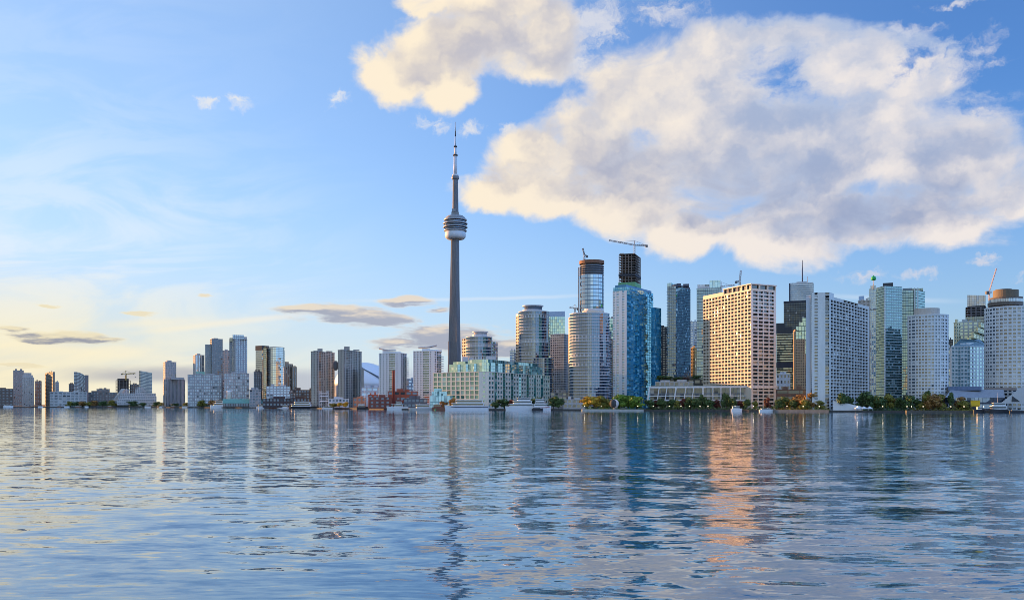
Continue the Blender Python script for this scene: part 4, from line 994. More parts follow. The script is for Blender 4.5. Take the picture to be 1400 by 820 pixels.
# unfinished concrete tower behind
Y = 1440
r_ = skeleton('concrete_tower', 'unfinished dark concrete tower under the big hammerhead crane', corner(846.5, 868, 875.5, Y, 20), Z(347.5, Y), 60, wall((0.17, 0.14, 0.125)), wall((0.05, 0.045, 0.04)), ncol=6)
q = MB(); q.prism(inset(corner(846.5, 868, 875.5, Y, 20), -1.2), Z(391.5, Y), Z(385.5, Y)); q.build('safety_netting', wall((0.18, 0.42, 0.22)), r_)
q = MB(); q.prism(inset(corner(846.5, 868, 875.5, Y, 20), -.9), Z(377, Y), Z(373.5, Y)); q.build('netting_band', wall((0.05, 0.05, 0.06)), r_)
q = MB(); q.prism(frontal(847, 853, Y + 4, 6), Z(347.5, Y), Z(345.5, Y)); q.build('formwork', wall((0.3, 0.26, 0.22)), r_)
simple('narrow_dark_tower', 'narrow nearly black tower between the bright blue and the dark glass towers', 902.5, 913, 447.5, 1400, 34, wall((0.05, 0.055, 0.065)), GDK, 4, .6, .5, pent=[(frontal(903, 908, 1406, 10), Z(444.5, 1400), DARK)])
# dark glass tower
Y = 1280
GDG = glass((0.012, 0.032, 0.055), 0.22, (0.7, 0.9, 1.0), mull=(0.08, 0.11, 0.14), mu=0.05, mv=0.18, blinds=0.16, blind_c=(0.25, 0.36, 0.4), var=0.8)
ft = corner(912.5, 924, 944, Y, 35)
r_ = tower('dark_glass_tower', 'dark glass tower with a pale blue glass corner crown left of the hotel', ft, Z(391, Y), 44, None, None, GDG, parapet=.5)
q = MB(); q.prism(corner(922, 924.5, 943.5, Y + 1, 35), Z(391, Y), Z(388, Y)); q.build('dark_crown', wall((0.07, 0.075, 0.10), .4), r_)
q = MB(); q.prism(corner(912.3, 918, 922, Y + 4, 35), Z(402, Y), Z(386, Y), uvc=[(2, 5)] * 4); q.build('glass_crown', glass((0.12, 0.3, 0.36), .35, (.8, 1, 1), mull=(.3, .5, .55), mu=.08, mv=.1, blinds=0), r_)
q = MB(); q.prism(frontal(925, 931, Y + 5, 10), Z(391, Y), Z(386.8, Y)); q.prism(frontal(934, 942, Y + 5, 10), Z(391, Y), Z(387.4, Y)); q.build('roof_plant', wall((0.1, 0.1, 0.13)), r_)
fh = (Z(391, Y) - GZ) / 44
slab_ring(r_, ft, [GZ + fh * (j + 1) for j in range(42)], 0.9, 0.9, wall((0.34, 0.42, 0.47), .5), 'balcony', edges=[0])
# tower behind the hotel
Y = 1330
r_ = tower('blue_dark_tower', 'dark blue glass tower with white and pale blue crown behind the hotel slab', frontal(952.5, 985, Y, 30), Z(394, Y), 44, None, None, GDG, parapet=.4)
q = MB(); q.prism(frontal(953.5, 970, Y + 3, 20), Z(394, Y), Z(388.6, Y), uvc=[(5, 1)] * 4); q.build('white_crown', glass((.5, .5, .5), .1, mull=(.65, .65, .66), mu=.12, mv=.5, blinds=.5), r_)
q = MB(); q.prism(frontal(970.2, 985, Y + 5, 20), Z(394, Y), Z(382.5, Y), uvc=[(4, 4)] * 4); q.build('glass_crown', glass((0.12, 0.3, 0.36), .35, (.8, 1, 1), mull=(.3, .5, .55), mu=.08, mv=.1, blinds=0), r_)
simple('pale_block', 'pale blue-grey tower glimpsed in the gap left of the hotel', 943.5, 953, 440, 1700, 34, wall((0.5, 0.55, 0.6)), GLB, 6, .7, .5)
simple('gold_strip_block', 'low gold-coloured block in the narrow gap left of the hotel', 944.5, 952.5, 476, 1450, 18, wall((0.6, 0.42, 0.2)), glass((0.3, 0.2, 0.08), .3, (1, .85, .6), blinds=.3), 5, .6, .6, th=55, xf=950)

# ---------------------------------------------------------------- the two hotel slabs
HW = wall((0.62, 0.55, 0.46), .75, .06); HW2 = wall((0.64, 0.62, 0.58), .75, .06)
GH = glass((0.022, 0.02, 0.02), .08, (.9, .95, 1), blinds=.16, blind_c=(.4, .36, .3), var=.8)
Y = 985
zt = Z(397, Y); ft = corner(961, 1027, 1061, Y, YL=1075, YR=1002)
r_ = thing('hotel_slab', 'tan concrete hotel slab with one long gold-lit face and a white end face', 'hotel', (*ft[1], GZ)); nf = 34
q = MB(); wL = frame(q, ft[0], ft[1], Z(529, Y), zt, [(1, .8, .68)] * 15, 27, 1.7)
wR = []
z5 = Z(397, Y)
q.face([(*ft[2], GZ), (*ft[3], GZ), (*ft[3], zt), (*ft[2], zt)]); q.face([(*ft[3], GZ), (*ft[0], GZ), (*ft[0], zt), (*ft[3], zt)]); q.face([(*p, zt) for p in ft])
q.face([(*ft[0], GZ), (*ft[1], GZ), (*ft[1], Z(529, Y)), (*ft[0], Z(529, Y))])
q.build('long_wall', HW, r_)
q = MB(); wR = frame(q, ft[1], ft[2], GZ, zt, [(.28, 0, 0), (1, .84, .64), (1, .84, .64), (1, .84, .64), (1, .84, .64), (.28, 0, 0)], 32, 1.5); q.build('end_wall', HW2, r_)
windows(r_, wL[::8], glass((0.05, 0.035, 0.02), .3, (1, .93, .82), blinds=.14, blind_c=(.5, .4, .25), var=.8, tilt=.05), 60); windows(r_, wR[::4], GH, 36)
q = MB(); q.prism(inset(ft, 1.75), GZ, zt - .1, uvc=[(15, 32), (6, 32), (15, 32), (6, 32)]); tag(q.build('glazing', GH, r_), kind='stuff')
GHL = glass((0.05, 0.035, 0.02), .3, (1, .93, .82), blinds=.14, blind_c=(.5, .4, .25), var=.8, tilt=.05)  # warmer copy of the hotel glass, gold sun reflection put into its tint
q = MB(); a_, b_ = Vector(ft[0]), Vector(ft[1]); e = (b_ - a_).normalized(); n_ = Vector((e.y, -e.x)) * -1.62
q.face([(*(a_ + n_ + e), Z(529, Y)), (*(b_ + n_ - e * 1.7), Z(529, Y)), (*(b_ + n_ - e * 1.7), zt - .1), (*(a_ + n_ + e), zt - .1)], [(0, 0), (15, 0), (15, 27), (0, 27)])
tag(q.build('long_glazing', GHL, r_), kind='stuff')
# crown: open frame over the front half, closed parapet behind
a, b2, c2, d2 = [Vector(p) for p in ft]
m_ = a.lerp(b2, .45); md = d2.lerp(c2, .45)
q = MB(); w1 = frame(q, tuple(m_), tuple(b2), zt, Z(388.5, Y), [(1, .86, .7)] * 6, 1, 1.5); w2_ = frame(q, tuple(b2), tuple(c2), zt, Z(388.5, Y), [(1, .84, .3), (1, .84, .3), (1, .84, .3)], 1, 1.5) if False else frame(q, tuple(b2), tuple(c2), zt, Z(388.5, Y), [(1, .84, .62)] * 3, 1, 1.5)
q.face([(*c2, zt), (*md, zt), (*md, Z(388.5, Y)), (*c2, Z(388.5, Y))]); q.face([(*md, zt), (*m_, zt), (*m_, Z(388.5, Y)), (*md, Z(388.5, Y))]); q.face([(*p, Z(388.5, Y)) for p in (m_, b2, c2, md)]); q.build('crown_frame', HW, r_)
q = MB(); q.prism(inset([tuple(m_), tuple(b2), tuple(c2), tuple(md)], 1.6), zt + .05, Z(388.6, Y), uvc=[(6, 1), (3, 1), (6, 1), (3, 1)]); q.build('crown_glazing', GH, r_)
q = MB(); q.prism([tuple(a), tuple(m_ - (m_ - a).normalized() * .3), tuple(md - (m_ - a).normalized() * .3), tuple(d2)], zt + .02, Z(391.5, Y)); q.build('rear_parapet', HW, r_)
q = MB(); q.prism(inset(corner(1026.6, 1027.4, 1061.6, Y - .6, YL=Y, YR=1001.6), 0), Z(388.4, Y), Z(387, Y)) if False else q.prism(inset([tuple(m_), tuple(b2), tuple(c2), tuple(md)], -.8), Z(388.5, Y), Z(387.2, Y), bottom=True); q.build('roof_slab', HW2, r_)
q = MB(); e = (c2 - b2).normalized(); n_ = Vector((e.y, -e.x)); zz = Z(530.5, Y); q.prism([tuple(b2 + n_ * 1.2 - e), tuple(c2 + n_ * 1.2 + e), tuple(c2 - n_), tuple(b2 - n_)], zz, zz + 3.4, bottom=True); q.build('belt_ledge', wall((.66, .66, .66)), r_)
# second slab
Y = 900
ft = corner(1110, 1134, 1188.5, Y, YL=903, YR=1000)
L_, F_, R_, K_ = [Vector(p) for p in ft]
r_ = thing('hotel_slab', 'grey-white hotel slab with blank end stripe and a long dark window grid', 'hotel', (*ft[1], GZ))
zt = Z(409, Y); ztop = Z(399.5, Y)
G2 = glass((0.014, 0.016, 0.022), .09, (.85, .93, 1), blinds=.12, blind_c=(.55, .55, .55), var=.8)
q = MB(); wR = frame(q, ft[1], ft[2], GZ, zt, [(.35, 0, 0)] + [(1, .84, .70)] * 13 + [(.5, 0, 0)], 32, 1.3)
for p, s_ in ((R_, K_), (K_, L_)): q.face([(*p, GZ), (*s_, GZ), (*s_, zt), (*p, zt)])
q.face([(*p, zt) for p in ft]); q.build('long_wall', HW2, r_)
q = MB(); wE = frame(q, ft[0], ft[1], GZ, ztop, [(.55, 0, 0), (.85, .86, .6), (1.7, 0, 0), (1.0, .92, .8)], 38, 1.3)
bk0, bk1 = L_.lerp(K_, .14), F_.lerp(R_, .1)
q.face([(*F_, zt), (*bk1, zt), (*bk1, ztop), (*F_, ztop)]); q.face([(*bk1, zt), (*bk0, zt), (*bk0, ztop), (*bk1, ztop)]); q.face([(*bk0, GZ), (*L_, GZ), (*L_, ztop), (*bk0, ztop)]); q.face([(*L_, ztop), (*F_, ztop), (*bk1, ztop), (*bk0, ztop)]); q.build('end_wall', wall((0.72, 0.71, 0.68), .75, .12), r_)
q = MB(); q.prism(inset(ft, 1.35), GZ, zt - .1, uvc=[(4, 32), (15, 32), (4, 32), (15, 32)]); tag(q.build('glazing', G2, r_), kind='stuff')
windows(r_, wR[::8][:76] + wE[::3], G2, 100)
q = MB(); w_ = frame(q, tuple(F_.lerp(R_, .1)), tuple(R_), zt, Z(404.5, Y), [(1, .0, 0)] * 3 + [(1.2, .9, .8)] * 4 + [(1, 0, 0)] * 4, 1, 2.0)
for p, s_ in ((R_, K_.lerp(R_, .6)), (K_.lerp(R_, .6), L_.lerp(F_, .4))): q.face([(*p, zt), (*s_, zt), (*s_, Z(404.5, Y)), (*p, Z(404.5, Y))])
q.face([(*F_.lerp(R_, .1), Z(404.5, Y)), (*R_, Z(404.5, Y)), (*K_, Z(404.5, Y)), (*L_.lerp(K_, .1), Z(404.5, Y))]); q.build('roof_parapet', HW2, r_)
q = MB(); q.prism([tuple(F_.lerp(R_, .32) + Vector((0, 3))), tuple(F_.lerp(R_, .62) + Vector((0, 3))), tuple(F_.lerp(R_, .62) + Vector((-2, 8))), tuple(F_.lerp(R_, .32) + Vector((-2, 8)))], zt, Z(404.6, Y)); q.build('roof_recess', DARK, r_)
q = MB(); q.prism([tuple(L_ + Vector((-5, 3.1))), tuple(L_ + Vector((-.3, 2.6))), tuple((L_ + Vector((-.3, 2.6))) * 1.012), tuple((L_ + Vector((-5, 3.1))) * 1.012)], GZ, Z(403.5, Y)); q.build('return_wall', wall((.55, .57, .6), .75, .06), r_)

# white-framed podium
Y = 1000
WF = wall((0.70, 0.70, 0.70), .6, .05)
ft = frontal(887, 1026, Y + 6, 30)
r_ = thing('podium_building', 'long low podium with a white beam frame over dark glass beside the hotel', 'building', (*ft[0], GZ))
q = MB(); q.prism(inset(ft, 1.5), GZ, Z(528, Y), uvc=[(26, 3), (6, 3), (26, 3), (6, 3)]); q.build('glazing', glass((.012, .014, .02), .08, mull=(.2, .21, .23), mu=.04, mv=.14, blinds=.15, blind_c=(.25, .25, .25)), r_)
a, b2 = Vector(ft[0]), Vector(ft[1]); e = (b2 - a).normalized(); n_ = Vector((e.y, -e.x)); L = (b2 - a).length
for p_, hh in ((527.4, 2.2), (540.3, .9), (546, 1.6)):
    q = MB(); z = Z(p_, Y); q.prism([tuple(a + n_ * 1.4), tuple(b2 + n_ * 1.4), tuple(b2 - n_ * 2), tuple(a - n_ * 2)], z - hh, z, bottom=True); q.build('beam', WF, r_)
for k in range(12):
    q = MB(); t = (k + .02 + (0.12 if k % 3 == 1 else 0)) / 11.3 * L; s0 = a + e * t; wd = 1.5 if k % 3 == 0 else 1.0
    z = Z(527.5, Y) - 2.1; sl = -2.4 if k < 6 else 0
    lo, hi = s0 + e * sl, s0
    A0, A1, A2, A3 = lo + n_ * 2.2, lo + e * wd + n_ * 2.2, lo + e * wd - n_ * 1.2, lo - n_ * 1.2
    D = e * (-sl)
    bot = [(*p, Z(548, Y)) for p in (A0, A1, A2, A3)]; topp = [(*(p + D), z) for p in (A0, A1, A2, A3)]
    for i in range(4): j = (i + 1) % 4; q.face([bot[i], bot[j], topp[j], topp[i]])
    q.face(topp); q.face(bot[::-1]); q.build('post', WF, r_)
q = MB(); q.prism(inset(ft, 3), Z(528, Y), Z(526.3, Y)); q.build('roof_garden', wall((.06, .08, .035), .9, .4), r_)
simple('roof_pavilion_block', 'small pale block with planted roof above the podium under the dark glass tower', 896, 948, 522.5, 1090, 5, wall((.45, .47, .48)), GDK, 6, .7, .5, 20)
simple('garden_deck', 'dark planted deck building behind the white-framed podium', 905, 1030, 519, 1110, 5, wall((.10, .10, .09)), GDK, 8, .7, .5, 20)

# ---------------------------------------------------------------- business towers behind
Y = 1720
BLK = glass((0.008, 0.011, 0.02), .06, (.7, .85, 1), mull=(.03, .03, .04), mu=.05, mv=.2, blinds=.05)
r_ = tower('black_tower', 'flat-topped black glass office tower in the gap between the two hotel slabs', frontal(1071.5, 1106, Y, 40), Z(414, Y), 46, None, None, BLK, parapet=.4)
q = MB(); q.prism(inset(frontal(1071.5, 1106, Y, 40), -.3), Z(414, Y), Z(411.3, Y)); q.build('roof_band', wall((.03, .035, .05)), r_)
Y = 1900
r_ = tower('white_bank_tower', 'white striped office tower with dark edges and a tall mast', frontal(1079, 1112, Y, 40), Z(388.5, Y), 60, None, None, glass((.55, .6, .62), .1, mull=(.1, .14, .18), mu=0.0, mv=.3, blinds=0.0, var=.08), parapet=.4)
for x0, x1 in ((1078.7, 1080.5), (1110.3, 1112.3)):
    q = MB(); q.prism(frontal(x0, x1, Y - 1, 10), GZ, Z(387.5, Y)); q.build('corner_pier', wall((.06, .07, .1)), r_)
q = MB(); q.prism(frontal(1079, 1112, Y + 1, 38), Z(388.5, Y), Z(386.3, Y)); q.build('roof_band', wall((.6, .62, .62)), r_)
q = MB(); x, y = W(1097, Y + 10); q.tube((x, y, Z(386.5, Y)), (x, y, Z(366, Y)), 1.5, 1.3, 8); q.tube((x, y, Z(366, Y)), (x, y, Z(354.5, Y)), .9, .6, 8); q.build('mast', wall((.10, .11, .14)), r_)
q = MB(); x, y = W(1104, Y + 10); q.tube((x, y, Z(386.5, Y)), (x, y, Z(377, Y)), .5, .4, 6); q.build('aerial', wall((.3, .3, .32)), r_)
q = MB(); q.prism(frontal(1089, 1103, Y + 6, 8), Z(386.4, Y), Z(384.6, Y)); q.build('roof_plant', wall((.4, .4, .42)), r_)
Y = 1520
r_ = tower('bronze_tower', 'dark tower with olive-toned floors just right of the tan hotel slab', frontal(1061.5, 1085, Y, 40), Z(455, Y), 30, None, None, glass((.16, .15, .085), .2, (.9, .95, .9), mull=(.02, .02, .022), mu=.0, mv=.45, blinds=.4, blind_c=(.32, .3, .17), var=.5), parapet=.4)
q = MB(); q.prism(frontal(1061.2, 1083.5, Y - 1.4, 40), Z(456, Y), Z(447, Y)); q.prism(frontal(1061.2, 1073, Y + 2, 30), Z(447, Y), Z(441.5, Y)); q.build('dark_top', wall((.025, .03, .04), .5), r_)
q = MB(); q.prism(frontal(1061.2, 1085.3, Y - 1.6, 3), Z(502.5, Y), Z(495, Y)); q.build('dark_band', wall((.025, .03, .05), .5), r_)
simple('classical_block', 'small white block with arched roofs in the gap right of the tan hotel slab', 1061.5, 1080.5, 512, 1300, 6, wall((.6, .6, .62)), GDK, 5, .5, .5, 20)
simple('red_lit_garage', 'low brown parking deck with red lights between the two hotel slabs', 1061, 1110, 533, 1030, 3, wall((.22, .17, .15)), GDK, 12, .92, .5, 20)
Y = 1400
r_ = thing('stepped_glass_tower', 'blue-green glass tower with stepped roof and left edge tinted sun-gold between hotel slabs', 'building', (*W(1084.5, Y), GZ))
GSG = glass((.03, .10, .12), .4, (.75, 1, .95), mull=(.05, .1, .11), mu=.06, mv=.12, blinds=.1)
for nm, x0, x1, p0, p1, yy in (('upper_glass', 1097, 1108, 452, 434, Y + 8), ('middle_glass', 1092, 1108, 462, 440, Y + 5), ('lower_glass', 1088, 1108, 474, 446, Y + 3)):
    q = MB(); q.prism(frontal(x0, x1, yy, 24), Z(p0 + 10, Y), Z(p1, Y), uvc=[(5, 6), (4, 6), (5, 6), (4, 6)]); q.build(nm, GSG, r_)
ft = corner(1084.6, 1088, 1109, Y, YL=Y + 24, YR=Y + 3)
q = MB(); w_ = frame(q, ft[0], ft[1], GZ, Z(450, Y), [(1, .35, .4)] * 2, 28, .5); frame(q, ft[1], ft[2], GZ, Z(463, Y), [(1, .55, .5)] * 7, 26, .8); q.face([(*ft[0], Z(450, Y)), (*ft[1], Z(450, Y)), (*ft[2], Z(463, Y)), (*ft[3], Z(463, Y))]); q.build('wall', wall((.5, .34, .2)), r_)  # warm wall colour carries the sun's gold reflection on the left edge
q = MB(); q.prism(inset(ft, .85), GZ, Z(463.5, Y), uvc=[(2, 26), (7, 26), (2, 26), (7, 26)]); q.build('glazing', GDK, r_)
# behind the second slab
Y = 1500
r_ = tower('stepped_white_tower', 'slim stepped white and green tower with a mast just right of the second hotel slab', frontal(1183.5, 1200, Y, 24), Z(424, Y), 44, None, None, glass((.12, .19, .22), .3, (.85, 1, 1), mull=(.55, .6, .62), mu=.12, mv=.3, blinds=.2))
for x0, x1, p0, p1 in ((1186, 1199, 424, 406), (1188, 1198.5, 406, 394), (1190, 1197.5, 394, 390)):
    q = MB(); q.prism(frontal(x0, x1, Y + 5, 18), Z(p0, Y), Z(p1, Y), uvc=[(5, 6)] * 4); q.build('upper_step', glass((.12, .19, .22), .3, (.85, 1, 1), mull=(.55, .6, .62), mu=.12, mv=.3, blinds=.2), r_)
q = MB(); x, y = W(1194.3, Y + 3); q.tube((x, y, Z(395, Y)), (x, y, Z(375.5, Y)), 1.1, .9, 8); q.build('mast', wall((.75, .77, .78)), r_)
q = MB(); q.lathe((x, y), [(2.0, Z(383, Y)), (4.6, Z(382, Y)), (4.2, Z(378.5, Y)), (1.5, Z(377.6, Y)), (1.2, Z(376, Y))], 8); q.build('green_beacon', wall((.03, .42, .12), .5), r_)
r_ = simple('blue_roof_block', 'small block with a pale blue roof box peeking over the second hotel slab', 1173, 1190, 411.5, 1300, 36, wall((.5, .46, .42)), GDK, 5, .5, .5)
q = MB(); q.prism(frontal(1174, 1181.5, 1310, 10), Z(411.5, 1300), Z(403.5, 1300)); q.build('roof_box', wall((.35, .48, .65), .4), r_)
# teal twin glass towers
Y = 1190
GTW = glass((.012, .042, .05), .22, (.7, .97, 1.0), mull=(.10, .15, .16), mu=.05, mv=.22, blinds=.16, blind_c=(.28, .4, .42), var=.8)
ft = corner(1197.5, 1209.5, 1233, Y, YL=Y + 26, YR=Y + 12)
r_ = tower('teal_glass_tower', 'left one of two joined dark teal glass towers, with white vertical edge', ft, Z(391, Y), 46, None, None, GTW, group='teal glass towers', parapet=.5)
q = MB(); q.prism(frontal(1207, 1221, Y + 12, 14), Z(391, Y), Z(385, Y)); q.build('penthouse', wall((.05, .055, .065)), r_)
q = MB(); f_ = Vector(ft[1]); q.prism(frontal(1208.7, 1210.6, Y - .7, 2), GZ, Z(392, Y)); q.build('white_edge', wall((.62, .66, .68)), r_)
fh = (Z(391, Y) - GZ) / 46
slab_ring(r_, ft, [GZ + fh * (j + 1) for j in range(3, 45)], .8, .95, wall((.33, .42, .45), .5), 'balcony', edges=[1])
ft = corner(1231.5, 1252, 1264.5, Y + 20, YL=Y + 26, YR=Y + 40)
r_ = tower('teal_glass_tower', 'right one of two joined dark teal glass towers, with a stepped bright roof edge', ft, Z(394, Y), 45, None, None, GTW, group='teal glass towers', parapet=.5)
q = MB(); q.prism(frontal(1234, 1247, Y + 30, 16), Z(394, Y), Z(390, Y)); q.build('penthouse', wall((.2, .26, .28)), r_)
q = MB(); q.prism(frontal(1245, 1262, Y + 36, 12), Z(394, Y), Z(389.4, Y), uvc=[(5, 1)] * 4); q.build('roof_screen', GTW, r_)
for x0 in (1249.5, 1254):
    q = MB(); q.prism(frontal(x0, x0 + 1.6, Y + 18, 2.4), GZ, Z(391, Y)); q.build('white_edge', wall((.6, .65, .67)), r_)
# white honeycomb towers
HC = wall((0.68, 0.70, 0.72), .7, .06)
GHC = glass((.03, .045, .065), .14, (.85, .95, 1), blinds=.2, blind_c=(.5, .53, .55), var=.8)
Y = 900
def comb(name, lb, xc, hw, pt, Y, nf, ratio, **k):
    ft = drum(xc, hw, Y, ratio, 20)
    return tower(name, lb, ft, Z(pt, Y), nf, lambda L: [(1, .68, .56)] * max(1, round(L / 3.6)), HC, GHC, depth=.7, win=100, bottom=.25, **k)
comb('honeycomb_tower', 'white curved tower with small square windows and a tan rooftop drum, beside the teal twins', 1268.5, 25.5, 432.5, Y, 29, .75, pent=[(drum(1267, 16, Y + 4, .8, 20), Z(421.5, Y), wall((.5, .44, .38)))])
r_ = comb('honeycomb_tower', 'white curved tower with small square windows and a brown revolving crown at the right edge', 1384, 34, 421.5, 905, 29, .75)
Y = 905
for nm, xc, hw, p0, p1, m_ in (('crown_neck', 1375, 15.5, 421.5, 416.5, wall((.45, .3, .2))), ('crown_ring', 1374.5, 21.5, 418, 413.5, wall((.14, .115, .095))), ('crown_upper_ring', 1375, 20.5, 409.3, 406.8, wall((.15, .12, .1))), ('crown_drum', 1375, 15.5, 406.8, 396.8, wall((.17, .13, .09))), ('crown_cap', 1372, 10, 396.8, 395.4, wall((.13, .1, .08)))):
    q = MB(); q.prism(drum(xc, hw, Y + 2, .9, 32), Z(p0, Y), Z(p1, Y), bottom=True); q.build(nm, m_, r_)
q = MB(); q.prism(drum(1374.8, 20.8, Y + 2, .9, 32), Z(413.5, Y), Z(409.3, Y), uvc=[(2, 1)] * 32); q.build('crown_windows', glass((.05, .05, .05), .35, mull=(.25, .2, .17), mu=.1, mv=0, blinds=.3), r_)
# between them
Y = 980
GWG = glass((.06, .15, .17), .34, (.75, 1, 1), mull=(.3, .5, .52), mu=.05, mv=.1, blinds=.22, blind_c=(.45, .6, .6), var=.7)
ft = corner(1301, 1326, 1352, Y, YL=Y + 4, YR=Y + 5)
r_ = tower('teal_grid_block', 'lower teal glass block with a white grid between two white honeycomb towers', ft, Z(474, Y), 17, lambda L: [(1, .66, .6), (1, .66, .6), (.8, .84, .8)] * max(1, round(L / 11)), wall((.66, .72, .74), .6, .05), GWG, depth=.6, win=100)
q = MB(); ro = inset(ft, 1); ri = inset(ft, 6)
for i in range(4):
    j = (i + 1) % 4; q.face([(*ro[i], Z(473, Y)), (*ro[j], Z(473, Y)), (*ri[j], Z(463.5, Y)), (*ri[i], Z(463.5, Y))])
q.face([(*p, Z(463.5, Y)) for p in ri]); q.build('sloping_roof', wall((.16, .27, .33), .4), r_)
Y = 1120
simple('cream_block', 'cream and lime edged block behind the teal grid block', 1304, 1313, 441.5, Y, 26, wall((.62, .58, .38)), GWG, 5, .5, .6, th=55, xf=1308)
simple('green_grey_block', 'grey-green tower with white edges stepped behind the teal grid block', 1311, 1337, 440.5, Y + 30, 26, wall((.42, .46, .46)), GWG, 5, .65, .7)
r_ = thing('stepped_yellow_block', 'yellowish terraces stepping up to the right behind the teal grid block', 'building', (*W(1326, Y), GZ))
for k, (x0, x1, p1) in enumerate(((1322, 1351, 463), (1328, 1351, 455), (1334, 1351, 447), (1338, 1351, 440.5))):
    q = MB(); f_ = corner(x0, x0 + 3, x1, Y - 20 + k * 7, 35); q.prism(f_, GZ if k == 0 else Z((463, 463, 455, 447)[k], Y), Z(p1, Y), uvc=[(2, 4), (5, 4), (2, 4), (5, 4)]); q.build('terrace_storey', glass((.42, .4, .2), .15, (1, 1, .9), mull=(.5, .48, .3), mu=.12, mv=.3, blinds=.4, blind_c=(.2, .3, .3)), r_)
simple('dark_gap_block', 'dark slim block in the gap right of the tan-drummed white tower', 1294, 1303, 465, 1180, 26, wall((.10, .12, .14)), GDK, 5, .6, .5)
simple('white_strip_block', 'narrow white and teal block beside the tan-drummed white tower', 1293.5, 1306, 475.5, 1060, 20, wall((.5, .56, .56)), GWG, 5, .6, .6)
# unfinished glass-topped tower
Y = 1300
r_ = skeleton('unfinished_glass_tower', 'unfinished tower with a slanted glass screen top behind the brown revolving crown', frontal(1321, 1348, Y, 28), Z(420, Y), 40, wall((.2, .18, .19)), wall((.06, .08, .1)))
ft = frontal(1322.5, 1347.5, Y + 1, 24); q = MB(); zz = [Z(402.5, Y), Z(404.2, Y), Z(404.2, Y), Z(402.5, Y)]
q.prism(ft, Z(418, Y), 0, z1f=lambda p: zz[ft.index(p)], uvc=[(8, 5), (6, 5), (8, 5), (6, 5)]); q.build('glass_screen', glass((.12, .16, .2), .35, (.85, .92, 1), mull=(.08, .09, .1), mu=.05, mv=.08, blinds=.25, blind_c=(.4, .42, .45)), r_)
q = MB(); q.prism(frontal(1320, 1347.5, Y - 1.4, 3), GZ, Z(433, Y), uvc=[(9, 30)] * 4); q.build('lower_glazing', GDG, r_)

# ---------------------------------------------------------------- low roofs at the right edge
Y = 860
r_ = thing('ferry_terminal', 'low grey terminal with a long sloping roof at the foot of the white towers', 'building', (*W(1296, Y), GZ))
a, b2 = W(1292, Y), W(1374, Y - 12); c2, d2 = W(1372, Y + 16), W(1300, Y + 24)
q = MB(); q.face([(*a, Z(543, Y)), (*b2, Z(543.5, Y)), (*c2, Z(532, Y)), (*d2, Z(532, Y))]); q.build('sloping_roof', wall((.34, .36, .4), .5), r_)
q = MB(); q.prism([a, b2, c2, d2], GZ, Z(543.6, Y), top=False, uvc=[(16, 2), (4, 2), (16, 2), (4, 2)]); q.build('glazing', glass((.02, .03, .06), .2, mull=(.1, .11, .14), mu=.05, mv=.3, blinds=.1), r_)
q = MB(); q.prism(frontal(1296, 1342, Y + 17, 10), Z(533, Y), Z(527.5, Y)); q.build('roof_gallery', wall((.10, .16, .28), .4), r_)
q = MB(); q.prism(frontal(1345, 1390, Y + 19, 10), Z(533, Y), Z(529, Y)); q.build('roof_plant', wall((.3, .26, .25)), r_)
r_ = thing('white_ramp', 'white building end sloping down to the left at the right frame edge', 'building', (*W(1371, 832), GZ))
Y = 828
q = MB(); P = [(1368, 551), (1412, 551), (1412, 528), (1396, 529)]
fr = [(*W(x, Y), Z(y, Y)) for x, y in P]; bk = [(*W(x, Y + 16), Z(y, Y)) for x, y in P]
q.face(fr)
for i in range(4): j = (i + 1) % 4; q.face([fr[j], fr[i], bk[i], bk[j]])
q.build('wall', wall((.5, .5, .5), .8, .1), r_)
q = MB(); P = [(1383, 549), (1395, 549), (1384, 541)]; q.face([(*W(x, Y - .3), Z(y, Y)) for x, y in P]); q.build('dark_opening', DARK, r_)
Y = 838
r_ = thing('yellow_kiosk', 'bright yellow boxy kiosk on the quay at the right', 'kiosk', (*W(1327, Y), GZ))
q = MB(); q.prism(frontal(1327, 1340, Y, 6), Z(555, Y), Z(547.4, Y), bottom=True); q.build('body', wall((.75, .5, .02), .5, .05), r_)
q = MB(); q.prism(frontal(1326.6, 1340.4, Y - .3, 6.6), Z(547.4, Y), Z(546.9, Y), bottom=True); q.build('roof', wall((.5, .33, .02), .5, .05), r_)
q = MB(); q.prism(frontal(1328, 1339, Y + .3, 5), GZ, Z(555, Y)); q.build('base', DARK, r_)

